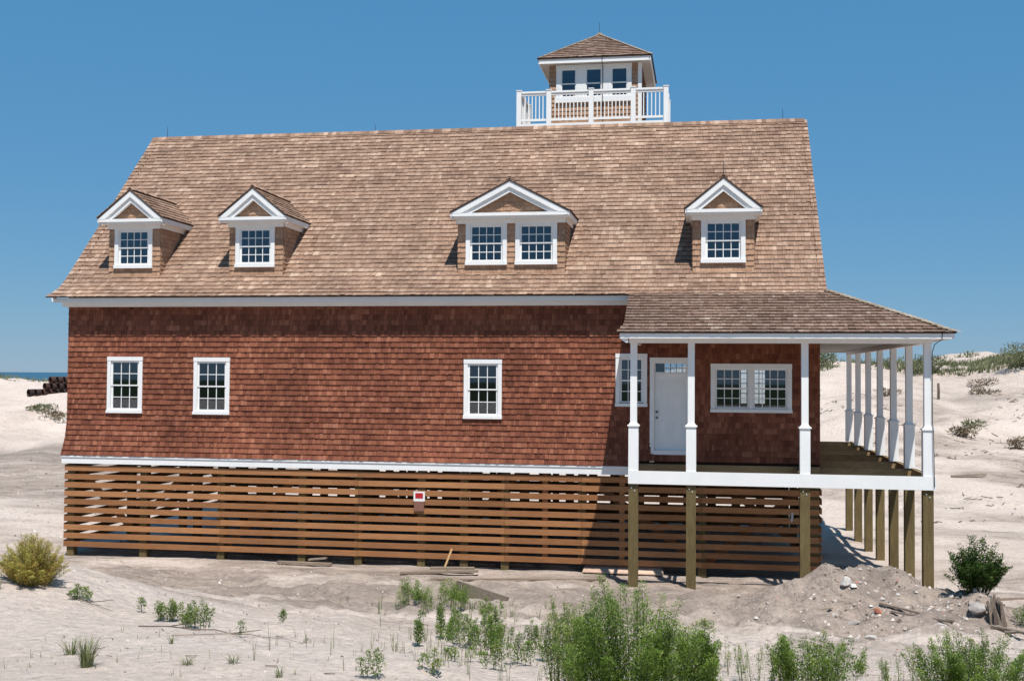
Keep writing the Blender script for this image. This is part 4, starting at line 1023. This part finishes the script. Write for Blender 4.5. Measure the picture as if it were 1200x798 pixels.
for (x,y,n,h,sp,lb) in small:
    near = y < -10
    plant('leafy_weed', lb, 'weed', x, y, n, h, sp, (.040 if near else .05), (.016 if near else .018), int(330*h+50) if near else 190, MAT['ygreen' if rnd() < .35 else 'green'], topshort=.3, hvar=.45, base=.8, rad=.075 if near else .12)
grass('grass_tuft', 'green grass growing thickly at the foot of the half buried board', 'grass tuft', -8.0,-6.1, 150, .62, .9, MAT['greengrass'], w=.007)
grass('grass_tuft', 'wide green tuft of grass left of the half buried board', 'grass tuft', -8.75,-6.6, 110, .55, .8, MAT['greengrass'], w=.007)
tufts = [(-9.05,-19.2,110,.42,.34,'wide tuft of beach grass at the bottom left'),(-9.75,-18.3,50,.28,.32,'thin grass tuft behind the wide tuft'),
         (-8.1,-18.9,36,.14,.22,'low green grass patch right of the wide tuft'),(-7.65,-18.8,26,.16,.2,'low grass patch at the bottom edge'),
         (-12.9,-14.9,24,.22,.2,'grass wisps at the left edge below the yellow bush'),(-9.0,-17.4,18,.16,.16,'small grass wisps near the long twig'),(-7.0,-19.2,20,.2,.18,'sparse dry grass by the bottom edge')]
for (x,y,n,h,sp,lb) in tufts: grass('grass_tuft', lb, 'grass tuft', x, y, n, h, sp, MAT['beachgrass'], 'tufts of beach grass on the left dune', w=.004)
# sparse wisps over the weed patch
t = MB()
for _ in range(260):
    x, y = random.gauss(-5.6,1.0), ru(-18.6,-11); grass('', '', '', x, y, 3, ru(.12,.42), .10, None, mb=t, w=.003)
for _ in range(120):
    x, y = ru(-4.4,-.2), ru(-17,-13); grass('', '', '', x, y, 3, ru(.08,.34), .10, None, mb=t, w=.003)
for _ in range(90):
    x, y = random.gauss(-7.6,.9), random.gauss(-7.6,.8); grass('', '', '', x, y, 5, ru(.2,.5), .16, None, mb=t, w=.005)
for _ in range(60):
    x, y = ru(-10.5,-6.5), ru(-19.5,-16); grass('', '', '', x, y, 2, ru(.08,.2), .1, None, mb=t, w=.003)
tag(t.build('grass_wisps', MAT['beachgrass']), 'sparse wisps of grass between the weeds', 'grass', kind='stuff')

# far dunes: grass along the crests, scrub clumps and wrack
t = MB()
def dune_ok(x, y): return fbm(x/6.0, y/5.0, 91, 3) > -.02
cnt = 0
for _ in range(9000):
    x, y = ru(3,34), ru(54,84)
    if fbm(x/5.0, y/6.0, 91, 3) < .16 - .16*(x > 17): continue
    grass('', '', '', x, y, 3, ru(.35,.8), .5, None, mb=t, w=.03)
for _ in range(1200):
    x, y = ru(-90,-60), ru(60,84)
    if fbm(x/7, y/7, 95, 3) > .1: grass('', '', '', x, y, 3, ru(.3,.6), .5, None, mb=t, w=.03)
tag(t.build('dune_grass', MAT['duneveg']), 'grey green beach grass covering the far dune crests', 'dune grass', kind='stuff')
def scrub(x, y, r, h, n, mat, label, cat='scrub', name='dune_shrub', group='shrubs on the far dunes'):
    t = MB(); z = H(x,y)
    cl = [(ru(-.6,.6)*r, ru(-.5,.5)*r, ru(.15,.65)*h, ru(.25,.5)*r) for _ in range(9)]
    for _ in range(n):
        cx, cy, cz, cr = random.choice(cl); v = Vector((random.gauss(0,1),random.gauss(0,1),random.gauss(0,1))).normalized()
        p = Vector((x+cx, y+cy, z+cz))+Vector((v.x*cr, v.y*cr, v.z*cr*h/r))*ru(.6,1); p.z = max(p.z, H(p.x,p.y)-.02)
        d = (v+Vector((ru(-.6,.6),ru(-.6,.6),ru(0,.8)))).normalized(); leafq(t, p, d, Vector((ru(-1,1),ru(-1,1),1)).normalized(), ru(.12,.28), ru(.05,.10), (rnd(),0))
    for k in range(7): a = ru(0,6.28); t.tube([(x,y,z-.1),(x+.4*r*math.cos(a),y+.3*r*math.sin(a),z+.5*h),(x+.8*r*math.cos(a),y+.6*r*math.sin(a),z+.8*h)], .03, .01, 4)
    return tag(t.build(name, mat), label, cat, group)
scrub(13.6,58.3,2.2,1.3,1700,MAT['duneveg'],'wide green shrub on the dune crest right of the porch corner post')
scrub(10.3,58.3,1.5,.9,900,MAT['duneveg'],'green shrub on the dune crest seen between the last side posts')
scrub(5.3,57.0,2.0,1.2,1400,MAT['duneveg'],'green shrub on the dune crest close to the house corner')
scrub(18.9,54.0,1.9,1.5,1700,MAT['duneveg'],'dark green shrub on the dune crest at the right edge')
scrub(10.9,34.9,.9,.5,420,MAT['deadveg'],'tan dry clump on the sand beyond the porch, the biggest of these','dry clump','dry_clump','dry clumps on the back sand')
scrub(13.2,33.0,.7,.6,300,MAT['deadveg'],'brown dry clump at the right edge beyond the porch','dry clump','dry_clump','dry clumps on the back sand')
scrub(11.9,37.2,.8,.3,220,MAT['duneveg'],'low olive clump just behind the biggest tan clump','dry clump','dry_clump','dry clumps on the back sand')
scrub(14.6,46,1.3,.3,300,MAT['deadveg'],'dark low mat of dry stalks near the small post','dry clump','dry_clump','dry clumps on the back sand')
scrub(15.8,52,1.1,.5,260,MAT['deadveg'],'dry branchy clump on the dune slope right of the porch','dry clump','dry_clump','dry clumps on the back sand')
scrub(8.4,44,1.1,.35,260,MAT['deadveg'],'dry stalks seen between the side porch posts','dry clump','dry_clump','dry clumps on the back sand')
scrub(-49.5,45,1.2,.35,500,MAT['duneveg'],'low green mat on the far left sand below the pipes','dune plant','dune_plant','low plants on the left sand')
scrub(-47.6,44,1.2,.45,500,MAT['deadveg'],'low grey brown mat right of the green mat on the left sand','dune plant','dune_plant','low plants on the left sand')
scrub(-68,68,2.2,.6,500,MAT['duneveg'],'green patch on the crest of the left dune before the sea','dune plant','dune_plant','low plants on the left sand')
t = MB(); z = H(11.4,44.2); t.tube([(11.4,44.2,z-.2),(11.42,44.2,z+.5),(11.4,44.2,z+1.0)], .09, .075, 7); tag(t.build('wooden_post', MAT['twig']), 'short dark wooden post standing in the sand beyond the porch', 'post')
plank('driftwood', G(8.3,25.2,.05), G(9.9,25.6,.10), .12, .10, MAT['twig'], 'grey driftwood log on the sand right of the side porch', 'driftwood')
